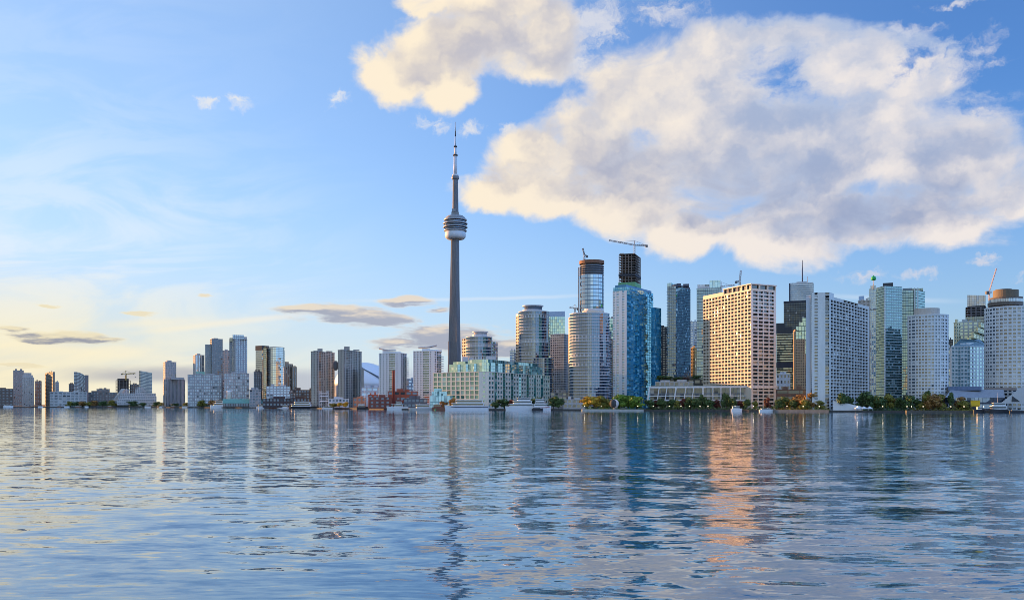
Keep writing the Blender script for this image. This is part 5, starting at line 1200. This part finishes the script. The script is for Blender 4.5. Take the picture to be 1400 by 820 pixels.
# ================================================================ cranes
YEL = wall((.5, .36, .1), .6, .1); CRW = wall((.62, .62, .62), .6, .1); RUST = wall((.25, .09, .06), .7, .1); CGR = wall((.12, .12, .13), .6, .1)
def lattice(mb, p, q, w, seg, br=.28):
    p, q = Vector(p), Vector(q); d = (q - p).normalized(); up = Vector((0, 0, 1)) if abs(d.z) < .9 else Vector((0, 1, 0))
    x = d.cross(up).normalized() * w / 2; y = x.normalized().cross(d) * w / 2
    cs = [-x - y, x - y, x + y, -x + y]; L = (q - p).length; n = max(2, int(L / seg))
    for c in cs: mb.bar(p + c, q + c, br * 1.5)
    for i in range(n):
        a, b = p + d * (L * i / n), p + d * (L * (i + 1) / n)
        for k in range(4):
            mb.bar(a + cs[k], b + cs[(k + 1) % 4], br)
def crane(label, px, Y, pbase, ptop, jib, counter, mat, w=2.0, luff=False, br=.3, cab=True):
    x, y = W(px, Y); zb, zt = Z(pbase, Y), Z(ptop, Y)
    r = thing('construction_crane', label, 'crane', (x, y, zb))
    q = MB(); lattice(q, (x, y, zb), (x, y, zt), w, 3.5, br); q.build('mast', mat, r)
    jx, jp = jib; q = MB(); lattice(q, (x, y, zt), (*W(jx, Y), Z(jp, Y)), w * .8, 3.5, br); q.build('jib', mat, r)
    if counter:
        cx_, cp = counter; q = MB(); e = (*W(cx_, Y), Z(cp, Y)); lattice(q, (x, y, zt), e, w * .8, 3, br); q.build('counter_jib', mat, r)
        q = MB(); q.box(e[0] - 1.8, e[0] + 1.8, y - 1.4, y + 1.4, e[2] - 2.6, e[2] + .8); q.build('counterweight', CGR, r)
    if not luff:
        top = (x, y, zt + 7 * w / 2); q = MB(); q.bar((x, y, zt), top, w * .5); q.bar(top, (*W(px + (jx - px) * .65, Y), zt + (Z(jp, Y) - zt) * .65), br); q.bar(top, (*W(counter[0], Y), Z(counter[1], Y)), br); q.build('tie_tower', mat, r)
    if cab:
        q = MB(); q.box(x - 1.3, x + 1.3, y - 2.8, y - 1.0, zt - 3, zt - .2); q.build('cab', CRW, r)
    return r
crane('small hammerhead crane over the half-built block on the far left', 172, 2400, 520, 511, (185, 510.2), (166.5, 511), YEL, 2.6, br=.5)
crane('luffing crane with a steep jib on top of the unfinished round tower', 799, 1420, 357, 349, (796.8, 339.5), (802.5, 350), CGR, 2.0, True, .5)
crane('long hammerhead crane with a wide sloping jib above the dark unfinished tower', 867.5, 1440, 348, 335, (832.5, 328.5), (884, 335.6), wall((.36, .34, .32), .6, .1), 2.0, br=.32)
crane('white luffing crane standing upright behind the tan hotel roof', 1011.5, 1400, 402, 384, (1013, 369.5), (1006.5, 385), CRW, 2.4, True, .5)
crane('low white hammerhead crane left of the upright white crane behind the hotel roof', 986, 1400, 405, 391.5, (1005, 389.5), (979, 391.8), CRW, 2.0, br=.42)
crane('small pale crane peeking out above the slant-roofed green tower', 786, 1450, 440, 421.5, (778.5, 420), (790.5, 421.8), CRW, 1.8, br=.4)
crane('red and white luffing crane with a long raised jib by the brown revolving crown', 1352.5, 1000, 424, 398, (1362.5, 366.5), (1350, 399), wall((.5, .42, .42), .6, .1), 1.1, True, .16)

# ================================================================ trees
BARK = wall((.07, .05, .035), .9, .3, name='bark')
def leaf_mat(c1, c2):
    m, t, b = mat_new('foliage')
    g = t.new('ShaderNodeNewGeometry'); rp = g.outputs['Random Per Island']
    n = t.noise(t.new('ShaderNodeTexCoord').outputs['Object'], .35, 3.0, .6)
    c = t.mix(t.rng(t.m('ADD', t.m('MULTIPLY', rp, .6), t.m('MULTIPLY', n, .5)), .25, .85, 0, 1, 'LINEAR'), c1, c2)
    t.put(b.inputs['Base Color'], c); b.inputs['Roughness'].default_value = .7
    b.inputs['Subsurface Weight'].default_value = 0.0
    return m
def make_tree(label, mat, h, wd, seed, leaves=900, conif=False, bare=0.0):
    rr = random.Random(seed)
    r = thing('shore_tree' if not conif else 'conifer_tree', label, 'tree')
    q = MB(); hc = h * (.22 if not conif else .1)
    q.tube((0, 0, 0), (0, 0, h * .45), .35, .22, 7)
    ends = []
    for k in range(7):
        a = rr.uniform(0, 6.28); ln = rr.uniform(.25, .42) * wd; z = rr.uniform(.2, .45) * h
        e = (math.cos(a) * ln, math.sin(a) * ln, z + rr.uniform(.12, .3) * h); q.tube((0, 0, z), e, .16, .05, 5); ends.append(e)
    q.tube((0, 0, h * .45), (0, 0, h * .85), .22, .05, 6)
    q.build('trunk', BARK, r)
    q = MB(); lobes = []
    if conif:
        for k in range(9): z = h * (.14 + .09 * k); lobes.append((0, 0, z, wd * .5 * (1 - k / 10), h * .07))
    else:
        for k in range(11):
            a = rr.uniform(0, 6.28); d = rr.uniform(.05, .34) * wd; z = rr.uniform(.24, .84) * h
            s_ = rr.uniform(.15, .27) * wd * (1.15 - .5 * abs(z / h - .55)); lobes.append((math.cos(a) * d, math.sin(a) * d, z, s_, s_ * rr.uniform(.6, .9)))
        lobes.append((0, 0, h * .6, wd * .28, h * .3))
    for i in range(leaves):
        lx, ly, lz, rx, rz = lobes[i % len(lobes)]
        v = Vector((rr.gauss(0, 1), rr.gauss(0, 1), rr.gauss(0, 1))).normalized() * rr.uniform(.55, 1.08)
        c = Vector((lx + v.x * rx, ly + v.y * rx, max(hc * .5, lz + v.z * rz)))
        n = (v + Vector((rr.uniform(-.7, .7), rr.uniform(-.7, .7), rr.uniform(-.3, .8)))).normalized()
        u = n.orthogonal().normalized(); w_ = n.cross(u); s_ = rr.uniform(.35, .75) * (1 + wd / 40)
        ang = rr.uniform(0, 6.28); u, w_ = u * math.cos(ang) + w_ * math.sin(ang), w_ * math.cos(ang) - u * math.sin(ang)
        q.face([c + u * s_, c + w_ * s_ * .6, c - u * s_ * .8, c - w_ * s_ * .55])
    q.build('crown', mat, r)
    return r
FOL = {
 'dark green': leaf_mat((.035, .075, .02), (.09, .15, .035)),
 'green': leaf_mat((.10, .21, .02), (.22, .34, .04)),
 'olive': leaf_mat((.13, .14, .02), (.30, .26, .04)),
 'golden yellow': leaf_mat((.40, .25, .02), (.62, .42, .03)),
 'rusty brown': leaf_mat((.2, .095, .025), (.36, .2, .05)),
 'dark red': leaf_mat((.10, .022, .015), (.18, .05, .03)),
 'orange': leaf_mat((.30, .10, .015), (.45, .2, .03)),
}
PROTO = {}
def tree(col, px, Y, ptop, wpx, label, conif=False, base=GZ, group='trees along the waterfront'):
    h = Z(ptop, Y) - base; wd = wpx / F * Y * 1.4
    key = (col, conif, rnd.randrange(2))
    x, y = W(px, Y)
    if key not in PROTO:
        r = make_tree(label, FOL[col], 10.0, 9.0 if not conif else 4.5, rnd.randrange(9999), 1100, conif); PROTO[key] = r
        r.location = (x, y, base); r['group'] = group; r.rotation_euler.z = rnd.uniform(0, 6)
        r.scale = (wd / (9.0 if not conif else 4.5),) * 2 + (h / 10,)
    else:
        dup(PROTO[key], (x, y, base), rnd.uniform(0, 6), label, group, (wd / (9.0 if not conif else 4.5), wd / (9.0 if not conif else 4.5), h / 10))
def sY(px, d=8): return shore_Y(px) + d
# the round point by the bright blue tower
for c, px, pt, wp, d, lb in (
 ('golden yellow', 803, 541, 13, 14, 'golden yellow tree at the left end of the small point, the left of two'), ('golden yellow', 812, 540, 15, 12, 'golden yellow tree on the small point, the right of two'),
 ('olive', 822, 540, 15, 22, 'olive tree right behind the golden pair on the point'), ('olive', 831, 543, 12, 26, 'olive tree half hidden behind the white sphere on the point'),
 ('green', 849, 537, 17, 14, 'tallest bright green tree right behind the white sphere'), ('green', 859, 538.5, 16, 18, 'bright green tree in the middle of three right of the sphere'), ('green', 871, 540, 20, 12, 'broad bright green tree at the right end of the small point'),
 ('dark green', 757, 541, 12, 10, 'dark green tree beside the white passenger boat and warehouse'), ('dark green', 764, 544, 10, 14, 'small dark green tree right of the warehouse corner'),
 ('dark green', 723, 545, 15, 18, 'dark green tree at the warehouse foot left of the white boat'), ('dark green', 738, 543.5, 14, 22, 'dark green tree at the warehouse foot above the white boat'), ('dark green', 690, 545, 16, 14, 'dark tree left of the white boat at the warehouse wall'), ('dark red', 700, 546, 10, 10, 'dark red bush tree between white boats at the warehouse'), ('dark green', 678, 549, 10, 6, 'low dark shrub tree just right of the long cruise boat'),
 ('orange', 618, 544, 8, 10, 'orange-red little tree above the bow of the long cruise boat'), ('orange', 606, 548, 9, 8, 'rust orange little tree above the brown barge boat'),
 ('olive', 512, 549, 10, 10, 'olive yellow tree in front of the brick hall'), ('golden yellow', 472, 549, 8, 14, 'golden little tree on the planted barge, right of two'), ('golden yellow', 464, 549.5, 7, 14, 'golden little tree on the planted barge, left of two'), ('olive', 456, 550, 9, 18, 'olive little tree at the left end of the planted barge'),
 ): tree(c, px, sY(px, d), pt, wp, lb)
# dark row before the podium and hotel
row = [('dark green', 890, 546, 12), ('dark red', 897, 546, 8), ('dark green', 906, 544.5, 13), ('dark green', 917, 545, 12), ('olive', 926, 547, 9), ('dark red', 934.5, 544, 8), ('dark green', 944, 543, 12), ('dark green', 953, 544, 11), ('dark green', 961, 539, 9), ('dark green', 971, 545, 11), ('dark red', 981, 546, 9), ('dark green', 993, 537, 10), ('dark green', 1003, 544, 10), ('dark red', 1012, 547, 8), ('dark green', 1020, 545, 9), ('olive', 1033, 546, 7), ('dark red', 1049, 543, 8), ('dark red', 1062, 548, 6)]
cnt = {}
for i, (c, px, pt, wp) in enumerate(row):
    cnt[c] = cnt.get(c, 0) + 1
    w_ = ('first', 'second', 'third', 'fourth', 'fifth', 'sixth', 'seventh', 'eighth', 'ninth', 'tenth', 'eleventh')[cnt[c] - 1]
    tree(c, px, sY(px, 12 + (i * 7) % 12), pt, wp, f'{w_} {c} tree from the left in the dark row before the podium', group='dark row before the podium')
# parks at the right
park = [('dark green', 1070, 542, 12), ('dark green', 1064, 545, 9), ('golden yellow', 1077, 545, 11), ('rusty brown', 1094, 536.5, 20), ('rusty brown', 1106, 535, 22), ('rusty brown', 1115, 541, 16), ('olive', 1101, 546, 13), ('olive', 1121, 546, 11), ('olive', 1128, 545, 10), ('dark green', 1086, 546, 9)]
park2 = [('dark green', 1153, 536, 13), ('dark green', 1162, 541, 9), ('dark green', 1178, 540, 13), ('dark green', 1187, 535, 16), ('olive', 1197, 538, 13), ('dark green', 1206, 541, 12), ('olive', 1215, 537.5, 15), ('rusty brown', 1224, 541, 12), ('dark green', 1232, 543, 11)]
park3 = [('dark green', 1243, 540, 11), ('dark green', 1254, 545, 11), ('olive', 1266, 537, 16), ('rusty brown', 1276, 535, 18), ('olive', 1284, 538, 16), ('rusty brown', 1296, 540, 17), ('rusty brown', 1309, 541, 16), ('olive', 1317, 545, 12), ('dark green', 1268, 533.5, 7), ('dark green', 1300, 535, 7), ('dark green', 1258, 548, 10), ('olive', 1322, 549, 9)]
ORD = ('first', 'second', 'third', 'fourth', 'fifth', 'sixth', 'seventh', 'eighth', 'ninth')
for lst, ph in ((park, 'on the quay below the gap between the hotels'), (park2, 'behind the white marquee and before the teal towers'), (park3, 'in the park clump before the tan-drummed white tower')):
    cnt = {}
    for i, (c, px, pt, wp) in enumerate(sorted(lst, key=lambda q: q[1])):
        cnt[c] = cnt.get(c, 0) + 1
        tree(c, px, sY(px, 10 + (i * 11) % 26), pt, wp, f'{ORD[cnt[c]-1]} {c} tree from the left {ph}', group='autumn park trees')
# distant left shore greenery
for i, (c, px, pt, wp) in enumerate([('olive', 96, 548, 9), ('dark green', 104, 549, 10), ('rusty brown', 113, 547, 11), ('olive', 122, 548, 10), ('rusty brown', 131, 547, 10), ('dark green', 140, 548, 9), ('olive', 153, 546.5, 11), ('dark green', 182, 548, 12), ('dark green', 196, 550, 9), ('dark green', 214, 549, 9), ('olive', 222, 550, 8), ('dark green', 238, 551, 9), ('olive', 254, 550, 8), ('olive', 266, 549, 9), ('olive', 276, 546.5, 11), ('rusty brown', 291, 545, 12), ('rusty brown', 299, 546, 9)]):
    tree(c, px, sY(px, 12), pt, wp, f'{c} tree on the far left shore, {("first second third fourth fifth sixth seventh eighth ninth tenth eleventh twelfth thirteenth fourteenth fifteenth sixteenth seventeenth").split()[i]} of that row from the left', group='trees on the far left shore')
# roof garden shrubs above the podium
for i, px in enumerate((903, 914, 925, 938, 952, 966, 980, 994, 1008, 1020)):
    tree('dark red' if i % 4 == 3 else 'dark green', px, 1120, 513 + (i * 5) % 4, 12, f'{"dark red" if i % 4 == 3 else "dark green"} roof garden tree above the podium, {("first second third fourth fifth sixth seventh eighth ninth tenth").split()[i]} of ten from the left', base=Z(520.5, 1120), group='roof garden trees')

# low shrubs and undergrowth that fill the gaps along the planted quays
def undergrowth(name, label, x0, x1, hpx, d, mat, n, seed):
    rr = random.Random(seed); q = MB()
    for i in range(n):
        px = rr.uniform(x0, x1); Y = sY(px, d + rr.uniform(-3, 14)); x, y = W(px, Y); hm = hpx / F * Y * (.55 + .45 * math.sin(px * .9) * math.sin(px * .37 + 1))
        c = Vector((x, y, GZ + abs(rr.gauss(.35, .3)) * hm)); u = Vector((rr.gauss(0, 1), rr.gauss(0, 1), rr.gauss(0, 1))).normalized(); w_ = u.orthogonal().normalized(); s_ = rr.uniform(.4, .9)
        q.face([c + u * s_, c + w_ * s_ * .6, c - u * s_ * .8, c - w_ * s_ * .5])
    o = q.build(name, mat, None); tag(o, label, 'shrubs', None, 'stuff')
undergrowth('shrubbery', 'dark undergrowth along the foot of the long podium and hotel', 884, 1062, 8, 10, FOL['dark green'], 2600, 1)
undergrowth('shrubbery', 'mixed undergrowth below the trees between the hotels', 1062, 1135, 7, 10, FOL['olive'], 1100, 2)
undergrowth('shrubbery', 'dark undergrowth below the trees in front of the teal towers', 1148, 1245, 11, 14, FOL['dark green'], 2200, 3)
undergrowth('shrubbery', 'rusty undergrowth in the park clump left of the yellow kiosk', 1243, 1330, 10, 14, FOL['olive'], 1700, 4)
undergrowth('shrubbery', 'green undergrowth on the small point around the white sphere', 800, 880, 7, 12, FOL['green'], 1000, 5)
undergrowth('shrubbery', 'dark undergrowth along the far left shore', 90, 305, 5, 12, FOL['dark green'], 2600, 6)

# ================================================================ boats
BW = wall((.78, .79, .80), .35, .05); NAVY = wall((.02, .03, .07), .4, .1); BK = wall((.025, .025, .03), .5, .1); HB = wall((.20, .10, .06), .7, .2); WIN = glass((.008, .01, .014), .06, blinds=0)
def hull(mb, L, B, z0, z1, bow=.22, sheer=.5, rake=.06):
    n = 14; deck, keel = [], []
    for i in range(n + 1):
        f = i / n; x = -L / 2 + L * f
        w_ = B / 2 * (1 if f < 1 - bow else max(.02, 1 - ((f - 1 + bow) / bow) ** 1.8)) * (.86 + .14 * min(1, f * 6))
        zt = z1 + sheer * max(0, f - .55) ** 2 * 4
        deck.append((x + L * rake * max(0, f - .6), w_, zt)); keel.append((x, w_ * .8, z0))
    for i in range(n):
        for s in (-1, 1):
            a, b, c, d = keel[i], keel[i + 1], deck[i + 1], deck[i]
            p = [(a[0], s * a[1], a[2]), (b[0], s * b[1], b[2]), (c[0], s * c[1], c[2]), (d[0], s * d[1], d[2])]
            mb.face(p if s < 0 else p[::-1])
        a, b = deck[i], deck[i + 1]; mb.face([(a[0], -a[1], a[2]), (b[0], -b[1], b[2]), (b[0], b[1], b[2]), (a[0], a[1], a[2])])
    a, d = keel[0], deck[0]; mb.face([(a[0], a[1], a[2]), (a[0], -a[1], a[2]), (d[0], -d[1], d[2]), (d[0], d[1], d[2])])
def boat(name, label, x0, x1, ptop, off, decks=2, hullm=BW, stripe=None, bow=1, cab=(.12, .78), mast=None, hullh=.35, cat='boat', cabm=BW, beam=.22, cabin_steps=.1):
    xm = (x0 + x1) / 2; Y = shore_Y(xm) - off; x, y = W(xm, Y)
    r = thing(name, label, cat, (x, y, 0)); r['_o'] = (0, 0, 0); L = (x1 - x0) / F * Y; H_ = Z(ptop, Y); B = max(2.5, L * beam)
    hh = H_ * hullh
    q = MB(); hull(q, L, B, -.4, hh, sheer=hh * .25); q.build('hull', hullm, r)
    if stripe is not None:
        q = MB(); hull(q, L * .985, B + .12, hh * .42, hh * .8, sheer=hh * .2); q.build('hull_stripe', stripe, r)
    zd = hh + .02; dh = (H_ - hh) / decks
    for k in range(decks):
        a = -L / 2 + L * (cab[0] + cabin_steps * .35 * k); b2 = -L / 2 + L * (cab[1] - cabin_steps * k); w_ = B / 2 * (.84 - .12 * k)
        q = MB(); q.prism([(a, -w_), (b2 - w_ * .5, -w_), (b2, -w_ * .4), (b2, w_ * .4), (b2 - w_ * .5, w_), (a, w_)], zd, zd + dh * .9)
        cab_o = q.build('cabin', cabm, r)
        q = MB(); e_ = .05; q.prism([(a + L * .02, -w_ - e_), (b2 - w_ * .5, -w_ - e_), (b2 + e_, -w_ * .42), (b2 + e_, w_ * .42), (b2 - w_ * .5, w_ + e_), (a + L * .02, w_ + e_)], zd + dh * .26, zd + dh * .76)
        q.build('window_band', WIN, cab_o, at=(0, 0, 0))
        q = MB(); q.prism([(a - L * .02, -w_ - .3), (b2 + .2, -w_ - .3), (b2 + .6, 0), (b2 + .2, w_ + .3), (a - L * .02, w_ + .3)], zd + dh * .9, zd + dh * .98, bottom=True); q.build('deck_roof', BW, r)
        zd += dh
    if mast:
        for mx, mh in mast:
            q = MB(); q.tube((L * mx, 0, hh), (L * mx, 0, Z(mh, Y)), .16, .08, 6); q.build('mast', wall((.6, .6, .6), .4, .05), r)
    else:
        q = MB(); q.tube((L * .05, 0, zd), (L * .03, 0, zd + H_ * .22), .14, .06, 6); q.build('mast', BW, r)
    r.rotation_euler.z = 0 if bow > 0 else math.pi
    del r['_o']
    return r
boat('motor_yacht', 'white two-deck motor yacht moored left of the white round silo', 287.5, 308, 548, 14, 2, bow=-1)
boat('motor_boat', 'small white boat at the right end of the green-roofed shed', 350.5, 363, 552.5, 12, 1, bow=-1)
boat('sailing_boat', 'bare-masted sailing boat with a brown hull below the pale low-rise', 367.5, 384, 555, 12, 1, hullm=HB, mast=((-.15, 537), (.32, 543.5)), hullh=.6)
boat('motor_boat', 'white cabin boat between the bare-masted boat and the white ferry', 378.5, 395, 553.5, 22, 1, bow=-1)
boat('ferry', 'white ferry with a dark hull moored left of the steel gantry', 396, 438, 549, 14, 2, hullm=BK, bow=-1, cab=(.3, .95), hullh=.3)
boat('motor_boat', 'low white launch moored in front of the steel gantry', 440.5, 457.5, 555.3, 24, 1)
boat('barge', 'dark planted barge with autumn shrubs below the right concrete tower', 458, 491, 556.6, 12, 1, hullm=BK, cab=(.02, .3), cabm=HB, hullh=.6)
boat('tug_boat', 'black tug with two slim masts at the terracotta shed', 488, 503, 552, 10, 2, hullm=BK, mast=((-.2, 522), (.2, 531)), hullh=.45)
boat('motor_yacht', 'white streamlined yacht under the red chimney', 529, 558.5, 548.5, 12, 2, bow=-1, cab=(.25, .8), cabin_steps=.2)
boat('work_boat', 'grey-white work boat between the streamlined yacht and the brown barge', 559, 591, 552.3, 12, 1, hullm=wall((.5, .5, .48), .5, .1), cab=(.1, .7), bow=-1)
boat('house_boat', 'brown wooden boat with a red cabin left of the long cruise boat', 590.5, 614, 552.5, 10, 1, hullm=HB, cab=(.1, .6), cabm=wall((.3, .09, .06), .7, .2), hullh=.5)
boat('cruise_boat', 'long white cruise boat with a dark blue stripe before the cream warehouse', 609, 668, 546.5, 14, 2, stripe=NAVY, bow=-1, cab=(.1, .86), cat='cruise boat', hullh=.42, beam=.14)
boat('cruise_boat', 'tall white three-deck cruise boat at the right half of the warehouse', 691.5, 731.5, 543, 14, 3, bow=-1, cab=(.06, .9), cat='cruise boat', hullh=.28, cabin_steps=.14)
boat('passenger_boat', 'white boat with a dark hull at the right corner of the cream warehouse', 728, 753, 545, 10, 3, hullm=BW, stripe=wall((.35, .05, .05), .5, .1), bow=1, cab=(.1, .85), hullh=.35)
boat('motor_boat', 'small black launch between the two white multi-deck boats', 727, 742, 556.5, 22, 1, hullm=BK, cabm=BK, hullh=.6)
boat('motor_boat', 'small white launch in front of the long white-framed podium', 999.5, 1014.5, 555, 8, 1, hullh=.5)
boat('motor_boat', 'low white launch at the foot of the tan hotel end wall', 1038, 1059, 558, 8, 1, hullh=.6)
boat('ferry', 'white harbour ferry with a tall mast by the yellow kiosk', 1352, 1377, 550, 6, 2, hullm=BK, bow=-1, cab=(.08, .9), mast=((.02, 536),), hullh=.35)
boat('tug_boat', 'dark tug with a white cabin left of the harbour ferry', 1331, 1347, 556, 8, 1, hullm=BK, hullh=.55, cab=(.3, .7))
boat('motor_boat', 'tiny dark launch at the right frame edge by the sloping white building', 1380, 1398, 560, 6, 1, hullm=BK, cabm=BK, hullh=.6)

for i, (a, b_, dk_) in enumerate(((5, 18, 0), (34, 42, 1), (52, 59, 0), (78, 84, 1), (88, 95, 0), (103, 110, 1), (116, 121, 0), (147, 154, 1), (198, 206, 0), (218, 226, 0), (233, 241, 1), (249, 258, 0))):
    w_ = 'first second third fourth fifth sixth seventh eighth ninth tenth eleventh twelfth'.split()[i]
    boat('moored_boat', f'{"brown" if dk_ else "white"} small moored boat on the far left shore, {w_} of the row from the left', a, b_, 554.2 - (1.2 if i == 0 else 0), 8 + (i % 3) * 4, 1, hullm=HB if dk_ else BW, mast=None if i % 3 else ((.05, 546 + i % 2 * 2),), hullh=.5)
# ================================================================ things on the quay
Y = sY(838, -6)
r_ = thing('concrete_pier', 'low pale concrete pier edge in front of the golden and green trees', 'pier', (*W(796, Y), 0))
q = MB(); a, b2 = W(796, sY(796, -12)), W(880, sY(880, -4)); q.prism([a, b2, (b2[0], b2[1] + 8), (a[0], a[1] + 10)], -1, 1.9); q.build('deck', wall((.45, .45, .43), .8, .2), r_)
Y = sY(1090, 0)
r_ = thing('stone_pier', 'pale stone breakwater edge below the rusty trees between the hotels', 'pier', (*W(1062, Y), 0))
q = MB(); a, b2 = W(1060, sY(1060, -9)), W(1133, sY(1133, -5)); q.prism([a, b2, (b2[0], b2[1] + 8), (a[0], a[1] + 10)], -1, 2.0); q.build('deck', wall((.2, .195, .185), .85, .3), r_)
q = MB(); a, b2 = W(1240, sY(1240, -5)), W(1330, sY(1330, -5)); q.prism([a, b2, (b2[0], b2[1] + 4), (a[0], a[1] + 4)], -1, 1.9); tag(q.build('stone_revetment', wall((.11, .1, .085), .9, .4), None, at=(*a, 0)), 'rough brown stone bank below the park clump on the right', 'bank')
# white ball sculpture
Y = sY(840, 2); x, y = W(840, Y)
r_ = thing('sphere_sculpture', 'big white split sphere on the small point among the trees', 'sculpture', (x, y, GZ))
rad = 6.2 / F * Y; q = MB(); cz = Z(551.6, Y)
q.lathe((x, y), [(rad * math.cos(t_ * math.pi / 16 - math.pi / 2), cz + rad * math.sin(t_ * math.pi / 16 - math.pi / 2)) for t_ in range(17)], 28); q.build('ball', wall((.62, .62, .62), .5, .1), r_)
q = MB(); q.lathe((x - rad * .25, y - rad * .3), [(rad * .3, cz - rad * .9), (rad * .78, cz - rad * .5), (rad * .86, cz), (rad * .78, cz + rad * .5), (rad * .3, cz + rad * .9)], 24); q.build('dark_gap', DARK, r_)
q = MB(); q.lathe((x, y), [(1.4, GZ), (1.2, cz - rad * .9)], 12); q.build('pedestal', CONC, r_)
# white marquee
r_ = thing('marquee', 'long white marquee sloping down to the right beside the second hotel', 'tent', (*W(1139, sY(1139, 6)), GZ))
P0 = [(1139, 547.5), (1146, 549), (1156, 550.5), (1166, 553), (1178, 555.5)]
q = MB()
for (xa, pa), (xb, pb) in zip(P0, P0[1:]):
    Ya, Yb = sY(xa, 8), sY(xb, 8); A = [(*W(xa, Ya), GZ), (*W(xb, Yb), GZ), (*W(xb, Yb), Z(pb, Yb)), (*W(xa, Ya), Z(pa, Ya))]
    q.face(A); q.face([A[3], A[2], (A[2][0] + 3, A[2][1] + 9, A[2][2] - 1.5), (A[3][0] + 3, A[3][1] + 9, A[3][2] - 1.5)])
q.build('canvas', wall((.75, .77, .8), .7, .05), r_)
for i, (xa, wd_) in enumerate(((1172, 7), (1181, 7), (1189, 6))):
    Ya = sY(xa, 4); x, y = W(xa, Ya); h_ = wd_ / F * Ya / 2
    r2 = thing('party_tent', ('first', 'middle', 'last')[i] + ' small white peaked tent in the row right of the marquee', 'tent', (x, y, GZ), 'small white tents')
    q = MB(); q.prism([(x - h_, y - h_), (x + h_, y - h_), (x + h_, y + h_), (x - h_, y + h_)], GZ + 1.6, GZ + 2.1); 
    for s in ((-1, -1), (1, -1), (1, 1), (-1, 1)): pass
    c4 = [(x - h_, y - h_, GZ + 2.1), (x + h_, y - h_, GZ + 2.1), (x + h_, y + h_, GZ + 2.1), (x - h_, y + h_, GZ + 2.1)]
    for k in range(4): q.face([c4[k], c4[(k + 1) % 4], (x, y, GZ + 4.2)])
    q.build('canopy', wall((.75, .77, .8), .7, .05), r2)
    for sx in (-1, 1):
        q = MB(); q.tube((x + sx * h_ * .92, y - h_ * .92, GZ), (x + sx * h_ * .92, y - h_ * .92, GZ + 1.7), .1, .1, 6); q.build('leg', BW, r2)
# lamp posts
proto = None; LAMPS = (799, 822, 872, 893, 915, 931, 943, 957, 968, 1005, 1030, 1076, 1098, 1120, 1172, 1207, 1240, 1246, 1262, 1300, 1318, 1345)
for i, px in enumerate(LAMPS):
    Y = sY(px, 3); x, y = W(px, Y); lb = f'quay lamp post with a glowing globe, number {i+1}'
    near = {799: 'at the golden trees', 822: 'left of the white sphere', 872: 'at the right end of the small point', 893: 'at the left end of the podium', 915: 'before the slanted podium posts', 931: 'before the dark red tree at the podium', 943: 'under the middle of the podium', 957: 'right of the podium middle', 968: 'before the right part of the podium', 1005: 'above the small white launch', 1030: 'at the tan hotel corner', 1076: 'before the golden tree between the hotels', 1098: 'before the rusty trees between the hotels', 1120: 'left of the second hotel slab', 1172: 'before the small white tents', 1207: 'before the teal towers', 1240: 'left of the park clump', 1246: 'at the left edge of the park clump', 1262: 'before the park clump', 1300: 'right part of the park clump', 1318: 'left of the yellow kiosk', 1345: 'right of the yellow kiosk'}[px]
    lb = f'slim quay lamp post with a glowing globe {near}'
    if proto is None:
        proto = thing('street_lamp', lb, 'lamp', (0, 0, 0), 'quay lamp posts')
        q = MB(); q.tube((0, 0, 0), (0, 0, 3.6), .09, .06, 8); q.build('post', DARK, proto)
        q = MB(); q.lathe((0, 0), [(.38 * math.cos(t_ * math.pi / 8 - math.pi / 2), 3.9 + .38 * math.sin(t_ * math.pi / 8 - math.pi / 2)) for t_ in range(9)], 12); q.build('globe', emis((1, .85, .62), 1.6), proto)
        proto.location = (x, y, GZ)
    else: dup(proto, (x, y, GZ), 0, lb, 'quay lamp posts')
# channel buoy
Y = 1120; x, y = W(595, Y)
r_ = thing('channel_buoy', 'small green channel buoy on the water before the cream warehouse', 'buoy', (x, y, 0))
q = MB(); q.lathe((x, y), [(.9, -.3), (.9, .5), (.35, 1.6)], 12); q.build('float', wall((.03, .3, .14), .5, .1), r_)
q = MB(); q.tube((x, y, 1.6), (x, y, 2.6), .15, .1, 6); q.build('top_mark', wall((.03, .3, .14), .5, .1), r_)
# two gulls in flight on the left
for i, (px, py, s) in enumerate(((182.5, 511.2, 1.0), (185, 515.4, .9))):
    Y = 420; x, y = W(px, Y); z = Z(py, Y)
    r_ = thing('gull', ('higher' if i == 0 else 'lower') + ' of two dark gulls in flight left of the slanted glass tower', 'bird', (x, y, z), 'flying gulls')
    q = MB(); prof = [(-.3, .02), (-.15, .09), (.05, .11), (.2, .07), (.27, .05), (.33, .015)]
    ring = lambda X, rr: [(x + X * s, y + rr * s * math.cos(t_), z + rr * s * math.sin(t_)) for t_ in [k * math.pi / 4 for k in range(8)]]
    for (xa, ra), (xb, rb) in zip(prof, prof[1:]):
        A, B2 = ring(xa, ra), ring(xb, rb)
        for k in range(8): q.face([A[k], A[(k + 1) % 8], B2[(k + 1) % 8], B2[k]], None, True)
    for sd_ in (-1, 1):
        p = [(x + .1 * s, y + sd_ * .08 * s, z + .05 * s), (x + .15 * s, y + sd_ * .4 * s, z + .28 * s), (x - .05 * s, y + sd_ * .75 * s, z + .2 * s), (x - .1 * s, y + sd_ * .4 * s, z + .24 * s), (x - .1 * s, y + sd_ * .08 * s, z + .04 * s)]
        q.face(p)
    q.face([(x - .28 * s, y - .03, z), (x - .42 * s, y - .1 * s, z), (x - .42 * s, y + .1 * s, z), (x - .28 * s, y + .03, z)])
    q.build('body', wall((.12, .12, .13), .8, .1), r_)
